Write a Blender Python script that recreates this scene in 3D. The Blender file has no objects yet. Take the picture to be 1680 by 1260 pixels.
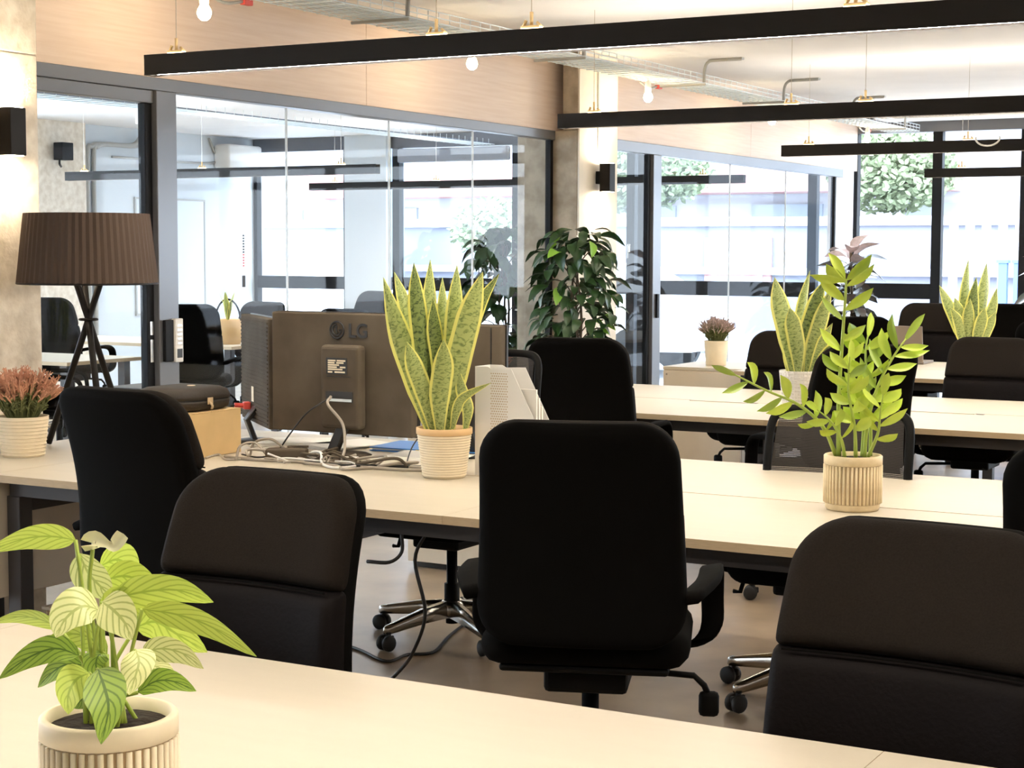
import bpy, bmesh, math, random
from math import sin, cos, pi, sqrt, radians
from mathutils import Vector, Matrix
random.seed(7)
S = bpy.context.scene
COL = S.collection
R = math.radians

# ------------------------------------------------------------------ camera
F_PX = 2799.37
PITCH, YAW, ROLL = R(4.4915), R(29.149), R(.1814)
CAM = Vector((0, 0, 1.5))
_f = Vector((-sin(YAW)*cos(PITCH), cos(YAW)*cos(PITCH), -sin(PITCH)))
_r = Vector((cos(YAW), sin(YAW), 0)); _u = _r.cross(_f)
RGT = cos(ROLL)*_r + sin(ROLL)*_u
UPV = -sin(ROLL)*_r + cos(ROLL)*_u
FWD = _f
cd = bpy.data.cameras.new('camera'); cam = bpy.data.objects.new('camera', cd); COL.objects.link(cam)
cd.sensor_fit = 'HORIZONTAL'; cd.sensor_width = 36; cd.lens = F_PX/1680*36
cd.clip_start = .05; cd.clip_end = 200
cam.matrix_world = Matrix(((RGT.x, UPV.x, -FWD.x, CAM.x), (RGT.y, UPV.y, -FWD.y, CAM.y), (RGT.z, UPV.z, -FWD.z, CAM.z), (0, 0, 0, 1)))
S.camera = cam

# ------------------------------------------------------------------ world, exposure
W = bpy.data.worlds.new('overcast_sky'); S.world = W; W.use_nodes = True
bg = W.node_tree.nodes['Background']; bg.inputs[0].default_value = (.80, .90, 1, 1); bg.inputs[1].default_value = 3.0
S.view_settings.view_transform = 'Standard'; S.view_settings.look = 'None'
S.view_settings.exposure = 2.05; S.view_settings.gamma = 1.0; S.view_settings.use_curve_mapping = False
LED = 15.0      # emission of the light bars' strips
LED_COL = (1, .895, .76)
BULB = 28.0

# ------------------------------------------------------------------ helpers
def ray(x, y):
    return FWD + RGT*((x-840)/F_PX) - UPV*((y-630)/F_PX)
def at_plane(x, y, c, off=0.0):
    """pixel -> point on the upright plane through c that faces the viewpoint, pushed off metres behind it"""
    d = ray(x, y); n = Vector((FWD.x, FWD.y, 0)).normalized()
    t = ((Vector(c)-CAM).dot(n)+off)/d.dot(n)
    return CAM + d*t

MATS = {}
def mat(name, col, rough=.5, metal=0, var=0, scale=20, bump=0, spec=.5, emit=None, estr=0, aniso=None, col2=None, coat=0, sheen=0):
    m = bpy.data.materials.new(name); m.use_nodes = True; MATS[name] = m
    nt = m.node_tree; b = nt.nodes['Principled BSDF']
    b.inputs['Base Color'].default_value = (*col, 1); b.inputs['Roughness'].default_value = rough
    b.inputs['Metallic'].default_value = metal; b.inputs['Specular IOR Level'].default_value = spec
    if coat: b.inputs['Coat Weight'].default_value = coat
    if sheen: b.inputs['Sheen Weight'].default_value = sheen
    if emit: b.inputs['Emission Color'].default_value = (*emit, 1); b.inputs['Emission Strength'].default_value = estr
    if var or bump or col2:
        tc = nt.nodes.new('ShaderNodeTexCoord'); mp = nt.nodes.new('ShaderNodeMapping'); n = nt.nodes.new('ShaderNodeTexNoise')
        nt.links.new(tc.outputs['Object'], mp.inputs[0]); nt.links.new(mp.outputs[0], n.inputs[0])
        n.inputs['Scale'].default_value = scale; n.inputs['Detail'].default_value = 6
        if aniso: mp.inputs['Scale'].default_value = aniso
        if var or col2:
            cr = nt.nodes.new('ShaderNodeValToRGB'); nt.links.new(n.outputs['Fac'], cr.inputs[0])
            c2 = col2 or tuple(c*(1-var) for c in col)
            cr.color_ramp.elements[0].position = .35; cr.color_ramp.elements[1].position = .65
            cr.color_ramp.elements[0].color = (*c2, 1); cr.color_ramp.elements[1].color = (*col, 1)
            nt.links.new(cr.outputs[0], b.inputs['Base Color'])
        if bump:
            bp = nt.nodes.new('ShaderNodeBump'); bp.inputs['Strength'].default_value = bump; bp.inputs['Distance'].default_value = .01
            nt.links.new(n.outputs['Fac'], bp.inputs['Height']); nt.links.new(bp.outputs[0], b.inputs['Normal'])
    return m

def glass_mat(name, tint=(.93, .97, 1), refl=1.0):
    m = bpy.data.materials.new(name); m.use_nodes = True; MATS[name] = m
    nt = m.node_tree; nt.nodes.clear()
    o = nt.nodes.new('ShaderNodeOutputMaterial'); mx = nt.nodes.new('ShaderNodeMixShader')
    t = nt.nodes.new('ShaderNodeBsdfTransparent'); g = nt.nodes.new('ShaderNodeBsdfGlossy'); fr = nt.nodes.new('ShaderNodeFresnel')
    t.inputs[0].default_value = (*tint, 1); g.inputs['Roughness'].default_value = .02; fr.inputs[0].default_value = 1.45
    g.inputs[0].default_value = (refl, refl, refl, 1)
    ge = nt.nodes.new('ShaderNodeNewGeometry'); mu = nt.nodes.new('ShaderNodeMath'); mu.operation = 'MULTIPLY'; iv = nt.nodes.new('ShaderNodeMath'); iv.operation = 'SUBTRACT'; iv.inputs[0].default_value = 1
    nt.links.new(ge.outputs['Backfacing'], iv.inputs[1]); nt.links.new(iv.outputs[0], mu.inputs[0]); nt.links.new(fr.outputs[0], mu.inputs[1])
    nt.links.new(mu.outputs[0], mx.inputs[0]); nt.links.new(t.outputs[0], mx.inputs[1]); nt.links.new(g.outputs[0], mx.inputs[2])
    nt.links.new(mx.outputs[0], o.inputs[0]); return m

def obj(name, bm, m, parent=None, smooth=False):
    me = bpy.data.meshes.new(name)
    if smooth:
        for f in bm.faces: f.smooth = True
    bm.to_mesh(me); bm.free()
    for k in (m if isinstance(m, (list, tuple)) else [m]): me.materials.append(MATS[k] if isinstance(k, str) else k)
    o = bpy.data.objects.new(name, me); COL.objects.link(o)
    if parent: o.parent = parent
    return o
def inst(name, me, parent, loc=(0, 0, 0), rot=(0, 0, 0), sc=(1, 1, 1)):
    o = bpy.data.objects.new(name, me); COL.objects.link(o); o.parent = parent
    o.location = loc; o.rotation_euler = rot; o.scale = sc; return o
def tag(o, label, cat, group=None, kind=None):
    if label: o['label'] = label
    if cat: o['category'] = cat
    if group: o['group'] = group
    if kind: o['kind'] = kind
    return o
def thing(name, label, cat, loc=(0, 0, 0), rz=0, group=None):
    o = bpy.data.objects.new(name, None); COL.objects.link(o); o.empty_display_size = .1
    o.location = loc; o.rotation_euler = (0, 0, rz); return tag(o, label, cat, group)
def struct(name, bm, m, label=None, smooth=False):
    o = obj(name, bm, m, None, smooth); o['kind'] = 'structure'
    if label: o['label'] = label
    return o
def copy_tree(o, parent=None):
    c = o.copy(); COL.objects.link(c); c.parent = parent
    for ch in list(o.children): copy_tree(ch, c)
    return c

def B(): return bmesh.new()
def box(bm, x0, x1, y0, y1, z0, z1, bev=0, mi=0, M=None, seg=2):
    vs = [bm.verts.new((x, y, z)) for x in (x0, x1) for y in (y0, y1) for z in (z0, z1)]
    q = [(0, 1, 3, 2), (4, 6, 7, 5), (0, 4, 5, 1), (2, 3, 7, 6), (0, 2, 6, 4), (1, 5, 7, 3)]
    fs = [bm.faces.new([vs[i] for i in f]) for f in q]
    for f in fs: f.material_index = mi
    out = vs
    if bev:
        es = list({e for f in fs for e in f.edges})
        r = bmesh.ops.bevel(bm, geom=es, offset=bev, segments=seg, affect='EDGES', profile=.5, clamp_overlap=True)
        out = list({v for f in r['faces'] for v in f.verts} | {v for v in vs if v.is_valid})
        for f in r['faces']: f.material_index = mi
    if M is not None: bmesh.ops.transform(bm, matrix=M, verts=[v for v in out if v.is_valid])
    return out
def bx(name, dims, m, parent=None, bev=0, M=None):
    b = B(); box(b, *dims, bev=bev, M=M); return obj(name, b, m, parent)
def frames(pts):
    pts = [Vector(p) for p in pts]; n = len(pts); ts = []
    for i in range(n):
        a = pts[max(i-1, 0)]; b = pts[min(i+1, n-1)]; t = (b-a); ts.append(t.normalized() if t.length > 1e-9 else Vector((0, 0, 1)))
    up = Vector((0, 0, 1)) if abs(ts[0].z) < .9 else Vector((1, 0, 0))
    u = (up - ts[0]*up.dot(ts[0])).normalized(); out = []
    for t in ts:
        u = (u - t*u.dot(t)); u = u.normalized() if u.length > 1e-6 else t.orthogonal().normalized()
        out.append((t, u, t.cross(u)))
    return pts, out
def tube(bm, pts, r, seg=8, caps=True, rs=None):
    pts, fr = frames(pts); rings = []
    for i, (p, (t, u, v)) in enumerate(zip(pts, fr)):
        rr = rs[i] if rs else r
        rings.append([bm.verts.new(p+(u*cos(2*pi*k/seg)+v*sin(2*pi*k/seg))*rr) for k in range(seg)])
    for a, b in zip(rings, rings[1:]):
        for k in range(seg): bm.faces.new((a[k], a[(k+1) % seg], b[(k+1) % seg], b[k]))
    if caps: bm.faces.new(rings[0][::-1]); bm.faces.new(rings[-1])
def strap(bm, pts, w, t, wdir=(1, 0, 0)):
    pts = [Vector(p) for p in pts]; wd = Vector(wdir).normalized(); rings = []
    for i, p in enumerate(pts):
        d = (pts[min(i+1, len(pts)-1)]-pts[max(i-1, 0)]).normalized(); n = d.cross(wd).normalized()
        rings.append([bm.verts.new(p+wd*a*w/2+n*b*t/2) for a, b in ((-1, -.6), (-.8, -1), (.8, -1), (1, -.6), (1, .6), (.8, 1), (-.8, 1), (-1, .6))])
    for a, b in zip(rings, rings[1:]):
        for k in range(8): bm.faces.new((a[k], a[(k+1) % 8], b[(k+1) % 8], b[k]))
    bm.faces.new(rings[0][::-1]); bm.faces.new(rings[-1])
def lathe(bm, prof, seg=32, c=(0, 0, 0), mi=None):
    c = Vector(c); rings = []
    for r, z in prof:
        if r < 1e-6: rings.append([bm.verts.new(c+Vector((0, 0, z)))])
        else: rings.append([bm.verts.new(c+Vector((r*cos(2*pi*k/seg), r*sin(2*pi*k/seg), z))) for k in range(seg)])
    for j, (a, b) in enumerate(zip(rings, rings[1:])):
        for k in range(seg):
            k2 = (k+1) % seg
            if len(a) == 1 and len(b) == 1: continue
            if len(a) == 1: f = bm.faces.new((a[0], b[k2], b[k]))
            elif len(b) == 1: f = bm.faces.new((a[k], a[k2], b[0]))
            else: f = bm.faces.new((a[k], a[k2], b[k2], b[k]))
            if mi: f.material_index = mi[j]
def bez(p, n=14):
    """smooth curve through control points (Catmull-Rom)"""
    p = [Vector(q) for q in p]
    if len(p) == 2: return [p[0].lerp(p[1], i/n) for i in range(n+1)]
    q = [p[0]*2-p[1]]+p+[p[-1]*2-p[-2]]; out = []; k = max(2, n//(len(p)-1))
    for i in range(len(p)-1):
        a, b, c, d = q[i:i+4]
        for j in range(k):
            t = j/k
            out.append(.5*((2*b)+(c-a)*t+(2*a-5*b+4*c-d)*t*t+(-a+3*b-3*c+d)*t**3))
    return out+[p[-1]]
def pad(bm, Wd, H, T, rt=.08, rb=.08, taper=0, bend=None, nx=22, nz=26, e=.03, z0=0, cx=0.0, mi=0):
    """cushion slab: width along x, height along z, thickness along y; bend(x,z)->y"""
    rows = []
    for j in range(nz+1):
        v = .5-.5*cos(pi*j/nz); z = H*v
        hw = Wd/2*(1-taper*v)
        if z > H-rt: hw -= rt-sqrt(max(0, rt*rt-(z-(H-rt))**2))
        if z < rb: hw -= rb-sqrt(max(0, rb*rb-(rb-z)**2))
        row = []
        for i in range(nx+1):
            s = sin(pi/2*(2*i/nx-1)); x = hw*s
            def ed(d): return sqrt(max(0, 1-((e-d)/e)**2)) if d < e else 1
            th = T/2*ed(hw-abs(x))*ed(min(z, H-z))
            y = bend(x, z) if bend else 0
            row.append((bm.verts.new((x+cx, y+th, z+z0)), bm.verts.new((x+cx, y-th, z+z0))))
        rows.append(row)
    fs = []
    for a, b in zip(rows, rows[1:]):
        for i in range(nx):
            fs.append(bm.faces.new((a[i][0], b[i][0], b[i+1][0], a[i+1][0]))); fs.append(bm.faces.new((a[i][1], a[i+1][1], b[i+1][1], b[i][1])))
    for f in fs: f.material_index = mi
    bmesh.ops.remove_doubles(bm, verts=bm.verts, dist=1e-5)
def leaf_bm(bm, pts, width, wdir, fold=.25, prof=None, n=10, uvname='UVMap', flip=1):
    """lance leaf along centre line pts; wdir: direction of its width"""
    c = bez(pts, n); m = len(c)-1; uv = bm.loops.layers.uv.get(uvname) or bm.loops.layers.uv.new(uvname)
    rows = []
    for i, p in enumerate(c):
        t = i/m; w = width/2*(prof(t) if prof else (sin(pi*min(1, max(0, t))**.85))**.8 if 0 < t < 1 else .02)
        d = (c[min(i+1, m)]-c[max(i-1, 0)]).normalized(); wd = Vector(wdir); wd = (wd-d*wd.dot(d))
        wd = wd.normalized() if wd.length > 1e-6 else d.orthogonal().normalized(); nn = d.cross(wd)*flip
        rows.append([(bm.verts.new(p+wd*w*s+nn*abs(s)*w*fold), (.5+.5*s, t)) for s in (-1, -.5, 0, .5, 1)])
    for a, b in zip(rows, rows[1:]):
        for k in range(4):
            q = (a[k], a[k+1], b[k+1], b[k]); f = bm.faces.new([v for v, _ in q]); f.smooth = True
            for l, (_, u) in zip(f.loops, q): l[uv].uv = u

# ------------------------------------------------------------------ materials
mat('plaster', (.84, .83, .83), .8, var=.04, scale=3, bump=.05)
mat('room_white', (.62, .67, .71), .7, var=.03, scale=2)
mat('concrete_floor', (.46, .35, .235), .30, col2=(.33, .245, .16), scale=3.2, bump=.03, spec=.5)
mat('concrete', (.52, .44, .34), .85, col2=(.33, .27, .20), scale=9, bump=.5)
mat('concrete_pale', (.84, .77, .66), .85, col2=(.68, .60, .49), scale=18, bump=.6)
mat('plaster_cream', (.86, .80, .70), .8, var=.05, scale=10, bump=.1)
mat('wood_panel', (.86, .69, .565), .5, col2=(.80, .62, .49), scale=5, aniso=(1, .6, 14))
mat('frame_grey', (.16, .165, .18), .28, metal=.3)
mat('frame_black', (.006, .0065, .008), .55, spec=.2)
mat('bar_black', (.010, .0075, .0055), .55, spec=.2)
mat('laminate', (.62, .555, .44), .42, var=.03, scale=4, aniso=(1, 6, 6))
mat('edge_tan', (.56, .42, .25), .55, var=.12, scale=30, aniso=(1, 1, 12))
mat('steel_dark', (.035, .03, .028), .45, metal=.3)
mat('cabinet_white', (.72, .63, .50), .55, var=.05, scale=6)
mat('chair_black', (.0035, .0031, .0027), .85, spec=.05)
mat('chair_fabric', (.016, .0122, .0095), .9, var=.25, scale=300, bump=.15, spec=.08)
mat('chair_leather', (.0055, .0036, .0034), .65, var=.2, scale=120, bump=.1, spec=.1)
mat('chair_plastic', (.005, .0047, .0045), .55, spec=.12)
mat('alu', (.62, .58, .52), .22, metal=1)
mat('rubber', (.012, .012, .012), .55)
mat('cable_black', (.010, .010, .010), .45)
mat('cable_grey', (.38, .33, .27), .5)
mat('monitor', (.135, .110, .082), .8, col2=(.095, .075, .055), scale=5, spec=.05)
mat('monitor_dark', (.018, .016, .014), .4)
mat('white_plastic', (.82, .80, .76), .4)
mat('red_plastic', (.75, .10, .08), .4)
mat('cardboard', (.72, .50, .24), .8, var=.08, scale=12)
mat('case_black', (.030, .023, .017), .65, bump=.1, scale=150)
mat('paper', (.86, .84, .78), .8)
mat('blue', (.05, .22, .62), .4)
mat('yellow', (.75, .55, .08), .5)
mat('soil', (.025, .015, .009), .95, var=.5, scale=60, bump=.8)
mat('pot_cream', (.86, .74, .53), .6, var=.06, scale=20)
mat('pot_tan', (.70, .46, .22), .6)
mat('pot_groove', (.50, .37, .22), .7)
mat('pot_ribbed', (.78, .64, .40), .5, col2=(.66, .52, .30), scale=25)
mat('pot_white', (.84, .80, .72), .6)
mat('stem_green', (.36, .46, .07), .5)
mat('ficus_leaf', (.030, .085, .020), .38, col2=(.015, .045, .012), scale=8)
mat('ficus_new', (.22, .45, .05), .4)
mat('bark', (.12, .085, .055), .8)
mat('zz_leaf', (.58, .70, .08), .33, col2=(.40, .56, .05), scale=9)
mat('zz_dark', (.34, .46, .06), .35, col2=(.24, .36, .04), scale=9)
mat('rubber_leaf', (.020, .040, .025), .25, col2=(.10, .07, .06), scale=5)
mat('heather_green', (.20, .22, .08), .8)
mat('heather_pink', (.70, .38, .25), .8, col2=(.48, .24, .15), scale=30)
mat('heather_mauve', (.55, .42, .40), .8, col2=(.36, .28, .24), scale=30)
mat('lamp_shade', (.070, .045, .031), .85, bump=.05, scale=80)
mat('lamp_leg', (.010, .008, .007), .5, spec=.25)
mat('galv', (.76, .84, .88), .45, metal=.1)
mat('grey_pipe', (.42, .42, .40), .5)
mat('brass', (.75, .55, .28), .4, metal=.6)
mat('bulb', (1, 1, 1), .3, emit=(1, .78, .48), estr=BULB)
mat('led', (1, 1, 1), .4, emit=LED_COL, estr=LED*2.3)
mat('led_up', (1, 1, 1), .4, emit=LED_COL, estr=LED*.6)
mat('sconce_glow', (1, 1, 1), .4, emit=(1, .80, .55), estr=75)
mat('laptop', (.26, .21, .17), .4, metal=.4)
mat('frame_wood', (.55, .33, .16), .5)
mat('blind', (.30, .32, .36), .6)
mat('whiteboard', (.62, .67, .72), .3)
mat('asphalt', (.40, .40, .42), .9, var=.1, scale=.8)
mat('pavement', (.44, .45, .47), .9, var=.05, scale=.7)
mat('ext_wall', (.25, .255, .31), .9, var=.06, scale=.8)
mat('ext_white', (.48, .49, .52), .85, var=.04, scale=1)
mat('ext_blue', (.18, .22, .29), .8)
mat('ext_salmon', (.48, .26, .24), .85)
mat('ext_deepblue', (.12, .20, .52), .7)
mat('ext_glass', (.27, .31, .37), .3)
mat('car_white', (.85, .86, .88), .25, coat=.5)
mat('ext_leaf', (.26, .31, .19), .8, col2=(.22, .265, .155), scale=3)
mat('tree_bark', (.25, .20, .16), .9)
mat('plastic_clear', (.55, .50, .42), .25, spec=.5)
glass_mat('glass', (.96, .985, 1), .35)
glass_mat('glass_ext', (.97, .985, 1), .5)
glass_mat('bin_clear', (.78, .72, .62), .25)
mat('spathe', (.86, .84, .52), .5, var=.1, scale=40)

def leaf_mat(name, inner, dark, edge, edge_w, mode, rough=.4, trans=.25):
    """leaf colouring by UV: u across the blade, v along it"""
    m = bpy.data.materials.new(name); m.use_nodes = True; MATS[name] = m; nt = m.node_tree; b = nt.nodes['Principled BSDF']
    N, L = nt.nodes.new, nt.links.new
    uv = N('ShaderNodeTexCoord'); sx = N('ShaderNodeSeparateXYZ'); L(uv.outputs['UV'], sx.inputs[0])
    def math_(op, a, c=None):
        n = N('ShaderNodeMath'); n.operation = op
        for i, q in enumerate((a, c)):
            if q is None: continue
            if isinstance(q, (int, float)): n.inputs[i].default_value = q
            else: L(q, n.inputs[i])
        return n.outputs[0]
    d = math_('ABSOLUTE', math_('SUBTRACT', sx.outputs[0], .5))            # 0 midrib .. 0.5 margin
    nz = N('ShaderNodeTexNoise'); nz.inputs['Detail'].default_value = 4
    mp = N('ShaderNodeMapping'); L(uv.outputs['UV'], mp.inputs[0]); L(mp.outputs[0], nz.inputs[0])
    if mode == 'bands':
        mp.inputs['Scale'].default_value = (1.6, 16, 1); nz.inputs['Scale'].default_value = 3; nz.inputs['Distortion'].default_value = .7
        pat = nz.outputs['Fac']; lo, hi = .36, .52
    else:   # slanting side veins
        w = N('ShaderNodeTexWave'); w.wave_type = 'BANDS'; w.bands_direction = 'X'; w.inputs['Scale'].default_value = 1; w.inputs['Distortion'].default_value = .4
        cb = N('ShaderNodeCombineXYZ'); L(math_('ADD', math_('MULTIPLY', sx.outputs[1], 1.9), math_('MULTIPLY', d, -1.6)), cb.inputs[0]); L(cb.outputs[0], w.inputs[0])
        pat = w.outputs['Fac']; lo, hi = .0, .30
    cr = N('ShaderNodeValToRGB'); cr.color_ramp.elements[0].position = lo; cr.color_ramp.elements[1].position = hi
    cr.color_ramp.elements[0].color = (*dark, 1); cr.color_ramp.elements[1].color = (*inner, 1); L(pat, cr.inputs[0])
    mx = N('ShaderNodeMix'); mx.data_type = 'RGBA'; L(math_('GREATER_THAN', d, .5-edge_w) if edge_w else math_('LESS_THAN', d, .035), mx.inputs[0])
    L(cr.outputs[0], mx.inputs[6]); mx.inputs[7].default_value = (*edge, 1)
    L(mx.outputs[2], b.inputs['Base Color']); b.inputs['Roughness'].default_value = rough
    if trans:
        o = nt.nodes['Material Output']; t = N('ShaderNodeBsdfTranslucent'); L(mx.outputs[2], t.inputs[0]); ms = N('ShaderNodeMixShader'); ms.inputs[0].default_value = trans
        L(b.outputs[0], ms.inputs[1]); L(t.outputs[0], ms.inputs[2]); L(ms.outputs[0], o.inputs[0])
    return m
leaf_mat('snake', (.44, .50, .17), (.16, .22, .06), (.84, .80, .22), .12, 'bands')
leaf_mat('snake_dark', (.22, .28, .08), (.04, .07, .02), (.80, .76, .18), .12, 'bands')
leaf_mat('lily_leaf', (.56, .67, .12), (.36, .48, .06), (.34, .46, .06), 0, 'veins', trans=.3)
leaf_mat('lily_pale', (.76, .78, .36), (.42, .48, .14), (.46, .52, .16), 0, 'veins', trans=.3)
leaf_mat('lily_dark', (.30, .44, .06), (.12, .21, .025), (.09, .17, .02), 0, 'veins', trans=.2)
def screen_cloth(name, col, hole, scale):
    m = bpy.data.materials.new(name); m.use_nodes = True; MATS[name] = m; nt = m.node_tree; b = nt.nodes['Principled BSDF']
    b.inputs['Base Color'].default_value = (*col, 1); b.inputs['Roughness'].default_value = .7
    o = nt.nodes['Material Output']; t = nt.nodes.new('ShaderNodeBsdfTransparent'); ms = nt.nodes.new('ShaderNodeMixShader')
    w = nt.nodes.new('ShaderNodeTexWave'); w.bands_direction = 'Z'; w.inputs['Scale'].default_value = scale
    tc = nt.nodes.new('ShaderNodeTexCoord'); g = nt.nodes.new('ShaderNodeMath'); g.operation = 'LESS_THAN'; g.inputs[1].default_value = hole
    nt.links.new(tc.outputs['Object'], w.inputs[0]); nt.links.new(w.outputs['Fac'], g.inputs[0]); nt.links.new(g.outputs[0], ms.inputs[0])
    nt.links.new(b.outputs[0], ms.inputs[1]); nt.links.new(t.outputs[0], ms.inputs[2]); nt.links.new(ms.outputs[0], o.inputs[0])
screen_cloth('chair_mesh', (.018, .0135, .011), .06, 60)

# ------------------------------------------------------------------ the shell
GX = -5.08; YW = 15.8; CZ = 2.75; XR = 4.5; XL = -12.2; YB = -3.5
struct('floor', (lambda b: (box(b, XL-.2, XR+.2, YB-.2, YW+.15, -.1, 0), b)[1])(B()), 'concrete_floor', 'brown grey polished concrete floor')
struct('ceiling', (lambda b: (box(b, XL-.2, XR+.2, YB-.2, YW+.15, CZ, CZ+.15), b)[1])(B()), 'plaster', 'white plaster ceiling')
struct('wall_right', (lambda b: (box(b, XR, XR+.2, YB-.2, YW+.15, 0, CZ), b)[1])(B()), 'plaster', 'plain white wall beyond the desks')
struct('wall_back', (lambda b: (box(b, XL-.2, XR, YB-.2, YB, 0, CZ), b)[1])(B()), 'plaster', 'plain white wall at the near end')
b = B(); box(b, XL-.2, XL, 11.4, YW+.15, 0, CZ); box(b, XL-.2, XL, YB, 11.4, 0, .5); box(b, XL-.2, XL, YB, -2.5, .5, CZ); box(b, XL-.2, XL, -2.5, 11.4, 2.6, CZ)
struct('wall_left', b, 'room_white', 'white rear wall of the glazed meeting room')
w5 = thing('added_window_5', 'added side windows, out of view, letting daylight into the meeting room', None); w5['kind'] = 'structure'  # unseen glazing added so sky light reaches the meeting room
for i in range(6):
    y0 = -2.5+i*13.9/6; y1 = y0+13.9/6
    bx('pane', (XL-.104, XL-.096, y0+.05, y1-.05, .55, 2.55), 'glass_ext', w5); bx('mullion', (XL-.13, XL-.07, y1-.049, y1+.049 if i < 5 else y1, .5, 2.6), 'frame_black', w5)

# bulkhead of wood panels above the glass partition
tb = thing('trim_1', 'oak veneer bulkhead running above the glass partition', None); tb['kind'] = 'structure'
js = [-3.5, -1.2, 1.25, 3.35, 7.50, 9.62, 12.0, 14.1, 15.75]
js = [-3.5, -.9, 1.8, 4.7, 7.50, 10.16, 13.0, 15.75]
for a, b_ in zip(js, js[1:]):
    bx('panel', (GX-.06, GX+.02, a+.0015, b_-.0015, 2.25, CZ-.002), 'wood_panel', tb, bev=.001)
# concrete pillars
def pillar(y0, y1, m, label):
    p = thing('concrete_pillar', label, 'pillar', (-5.10, (y0+y1)/2, 0))
    h = (y1-y0)/2
    b = B(); box(b, -.22, .21, -h, h, 0, 2.25-.001, bev=.006); obj('shaft', b, m, p)
    b = B(); box(b, .105, .21, -h, h, 2.25, CZ-.001, bev=.004); obj('upper_shaft', b, m, p)
    return p
pillar(4.40, 4.965, 'concrete_pale', 'rough pale concrete pillar behind the tripod lamp')
p2 = pillar(9.60, 10.15, 'concrete', 'concrete pillar with wall light behind the leafy ficus tree')
bx('plaster_face', (.2105, .222, -.272, .275, 0, CZ-.003), 'plaster_cream', p2)
b = B(); tube(b, [(.228, -.02, 2.06), (.228, -.02, CZ-.01)], .006, 6); obj('conduit', b, 'white_plastic', p2)

# glass partition 1
def mull(bmname, parent, x0, x1, y0, y1, z0, z1, m='frame_grey', bev=.003): return bx(bmname, (x0, x1, y0, y1, z0, z1), m, parent, bev=bev)
w1 = thing('window_1', 'frameless glass partition panels between the two concrete pillars', None); w1['kind'] = 'structure'
mull('header', w1, GX-.035, GX+.035, 4.97, 9.598, 2.192, 2.249)
mull('sill_rail', w1, GX-.03, GX+.03, 5.96, 9.55, .001, .05)
mull('post', w1, GX-.03, GX+.045, 5.826, 5.958, .001, 2.191)
mull('end_post', w1, GX-.02, GX+.02, 9.565, 9.597, .001, 2.191, 'frame_black')
gj = [5.96, 6.827, 7.742, 8.627, 9.563]
for a, c in zip(gj, gj[1:]):
    bx('pane', (GX-.006, GX+.006, a+.002, c-.002, .05, 2.19), 'glass', w1)
    if c < 9.5: bx('joint_strip', (GX-.0062, GX+.0062, c-.0018, c+.0018, .05, 2.19), 'white_plastic', w1)
d1 = thing('door_1', 'glass sliding door beside the pale pillar', None); d1['kind'] = 'structure'
mull('top_rail', d1, GX-.025, GX+.03, 4.97, 5.824, 2.135, 2.190)
mull('stile', d1, GX-.02, GX+.02, 5.776, 5.822, .001, 2.134, 'frame_black')
bx('pane', (GX-.006, GX+.006, 4.97, 5.775, .03, 2.134), 'glass', d1)
for z in (1.0, 1.12, .72): bx('lock_plate', (GX+.0205, GX+.024, 5.79, 5.812, z, z+(.10 if z < 1.1 else .06)), 'alu', d1)

# glass partition 2
w2 = thing('window_2', 'glass partition panels beyond the second pillar', None); w2['kind'] = 'structure'
mull('header', w2, GX-.035, GX+.035, 10.152, 15.30, 2.175, 2.249)
mull('sill_rail', w2, GX-.03, GX+.03, 11.21, 15.14, .001, .05)
mull('post', w2, GX-.03, GX+.045, 11.073, 11.209, .001, 2.174)
mull('end_post', w2, GX-.02, GX+.02, 15.115, 15.15, .001, 2.174, 'frame_black')
gj = [11.211, 12.611, 13.87, 15.113]
for a, c in zip(gj, gj[1:]):
    bx('pane', (GX-.006, GX+.006, a+.002, c-.002, .05, 2.173), 'glass', w2)
    if c < 15: bx('joint_strip', (GX-.0062, GX+.0062, c-.0018, c+.0018, .05, 2.173), 'white_plastic', w2)
d2 = thing('door_2', 'glass door with black edge stile beside the second pillar', None); d2['kind'] = 'structure'
bx('pane', (GX-.006, GX+.006, 10.155, 11.03, .03, 2.173), 'glass', d2)
mull('stile', d2, GX-.02, GX+.02, 11.032, 11.070, .001, 2.173, 'frame_black')
bx('pull_handle', (GX+.047, GX+.062, 11.12, 11.15, 1.02, 1.19), 'frame_black', d2)
struct('wall_corner', (lambda b: (box(b, GX-.06, GX+.02, 15.152, 15.65, .001, 2.249), b)[1])(B()), 'plaster', 'narrow white wall between partition and window')

# exterior window wall
def window(name, label, xs, rail, z_top=2.60, hd=True):
    w = thing(name, label, None); w['kind'] = 'structure'
    x0, x1 = xs[0], xs[-1]
    mull('header', w, x0, x1, YW-.05, YW+.05, z_top, CZ-.001, 'frame_grey'); mull('sill', w, x0, x1, YW-.05, YW+.05, .001, .12, 'frame_black')
    for i, x in enumerate(xs): 
        mull('mullion', w, x-.045 if i else x, x+.045 if i < len(xs)-1 else x, YW-.045, YW+.045, .121, z_top-.001, 'frame_black')
    for i, (a, c) in enumerate(zip(xs, xs[1:])):
        if rail[i]: mull('rail', w, a+.0455, c-.0455, YW-.04, YW+.04, 1.055, 1.198, 'frame_black')
        bx('pane', (a+.03, c-.03, YW-.004, YW+.004, .125, z_top-.005), 'glass_ext', w)
    return w
w3 = window('window_3', 'tall black framed street window at the end of the office', [-5.145, -4.30, -3.50, -2.0, -.5, 1.0, 2.5, 4.5], [1, 0, 0, 0, 0, 0, 0])
b = B(); box(b, -5.0995, -5.055, YW-.05, YW+.05, .121, 2.599, bev=.003); obj('jamb', b, 'frame_black', w3)
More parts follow.
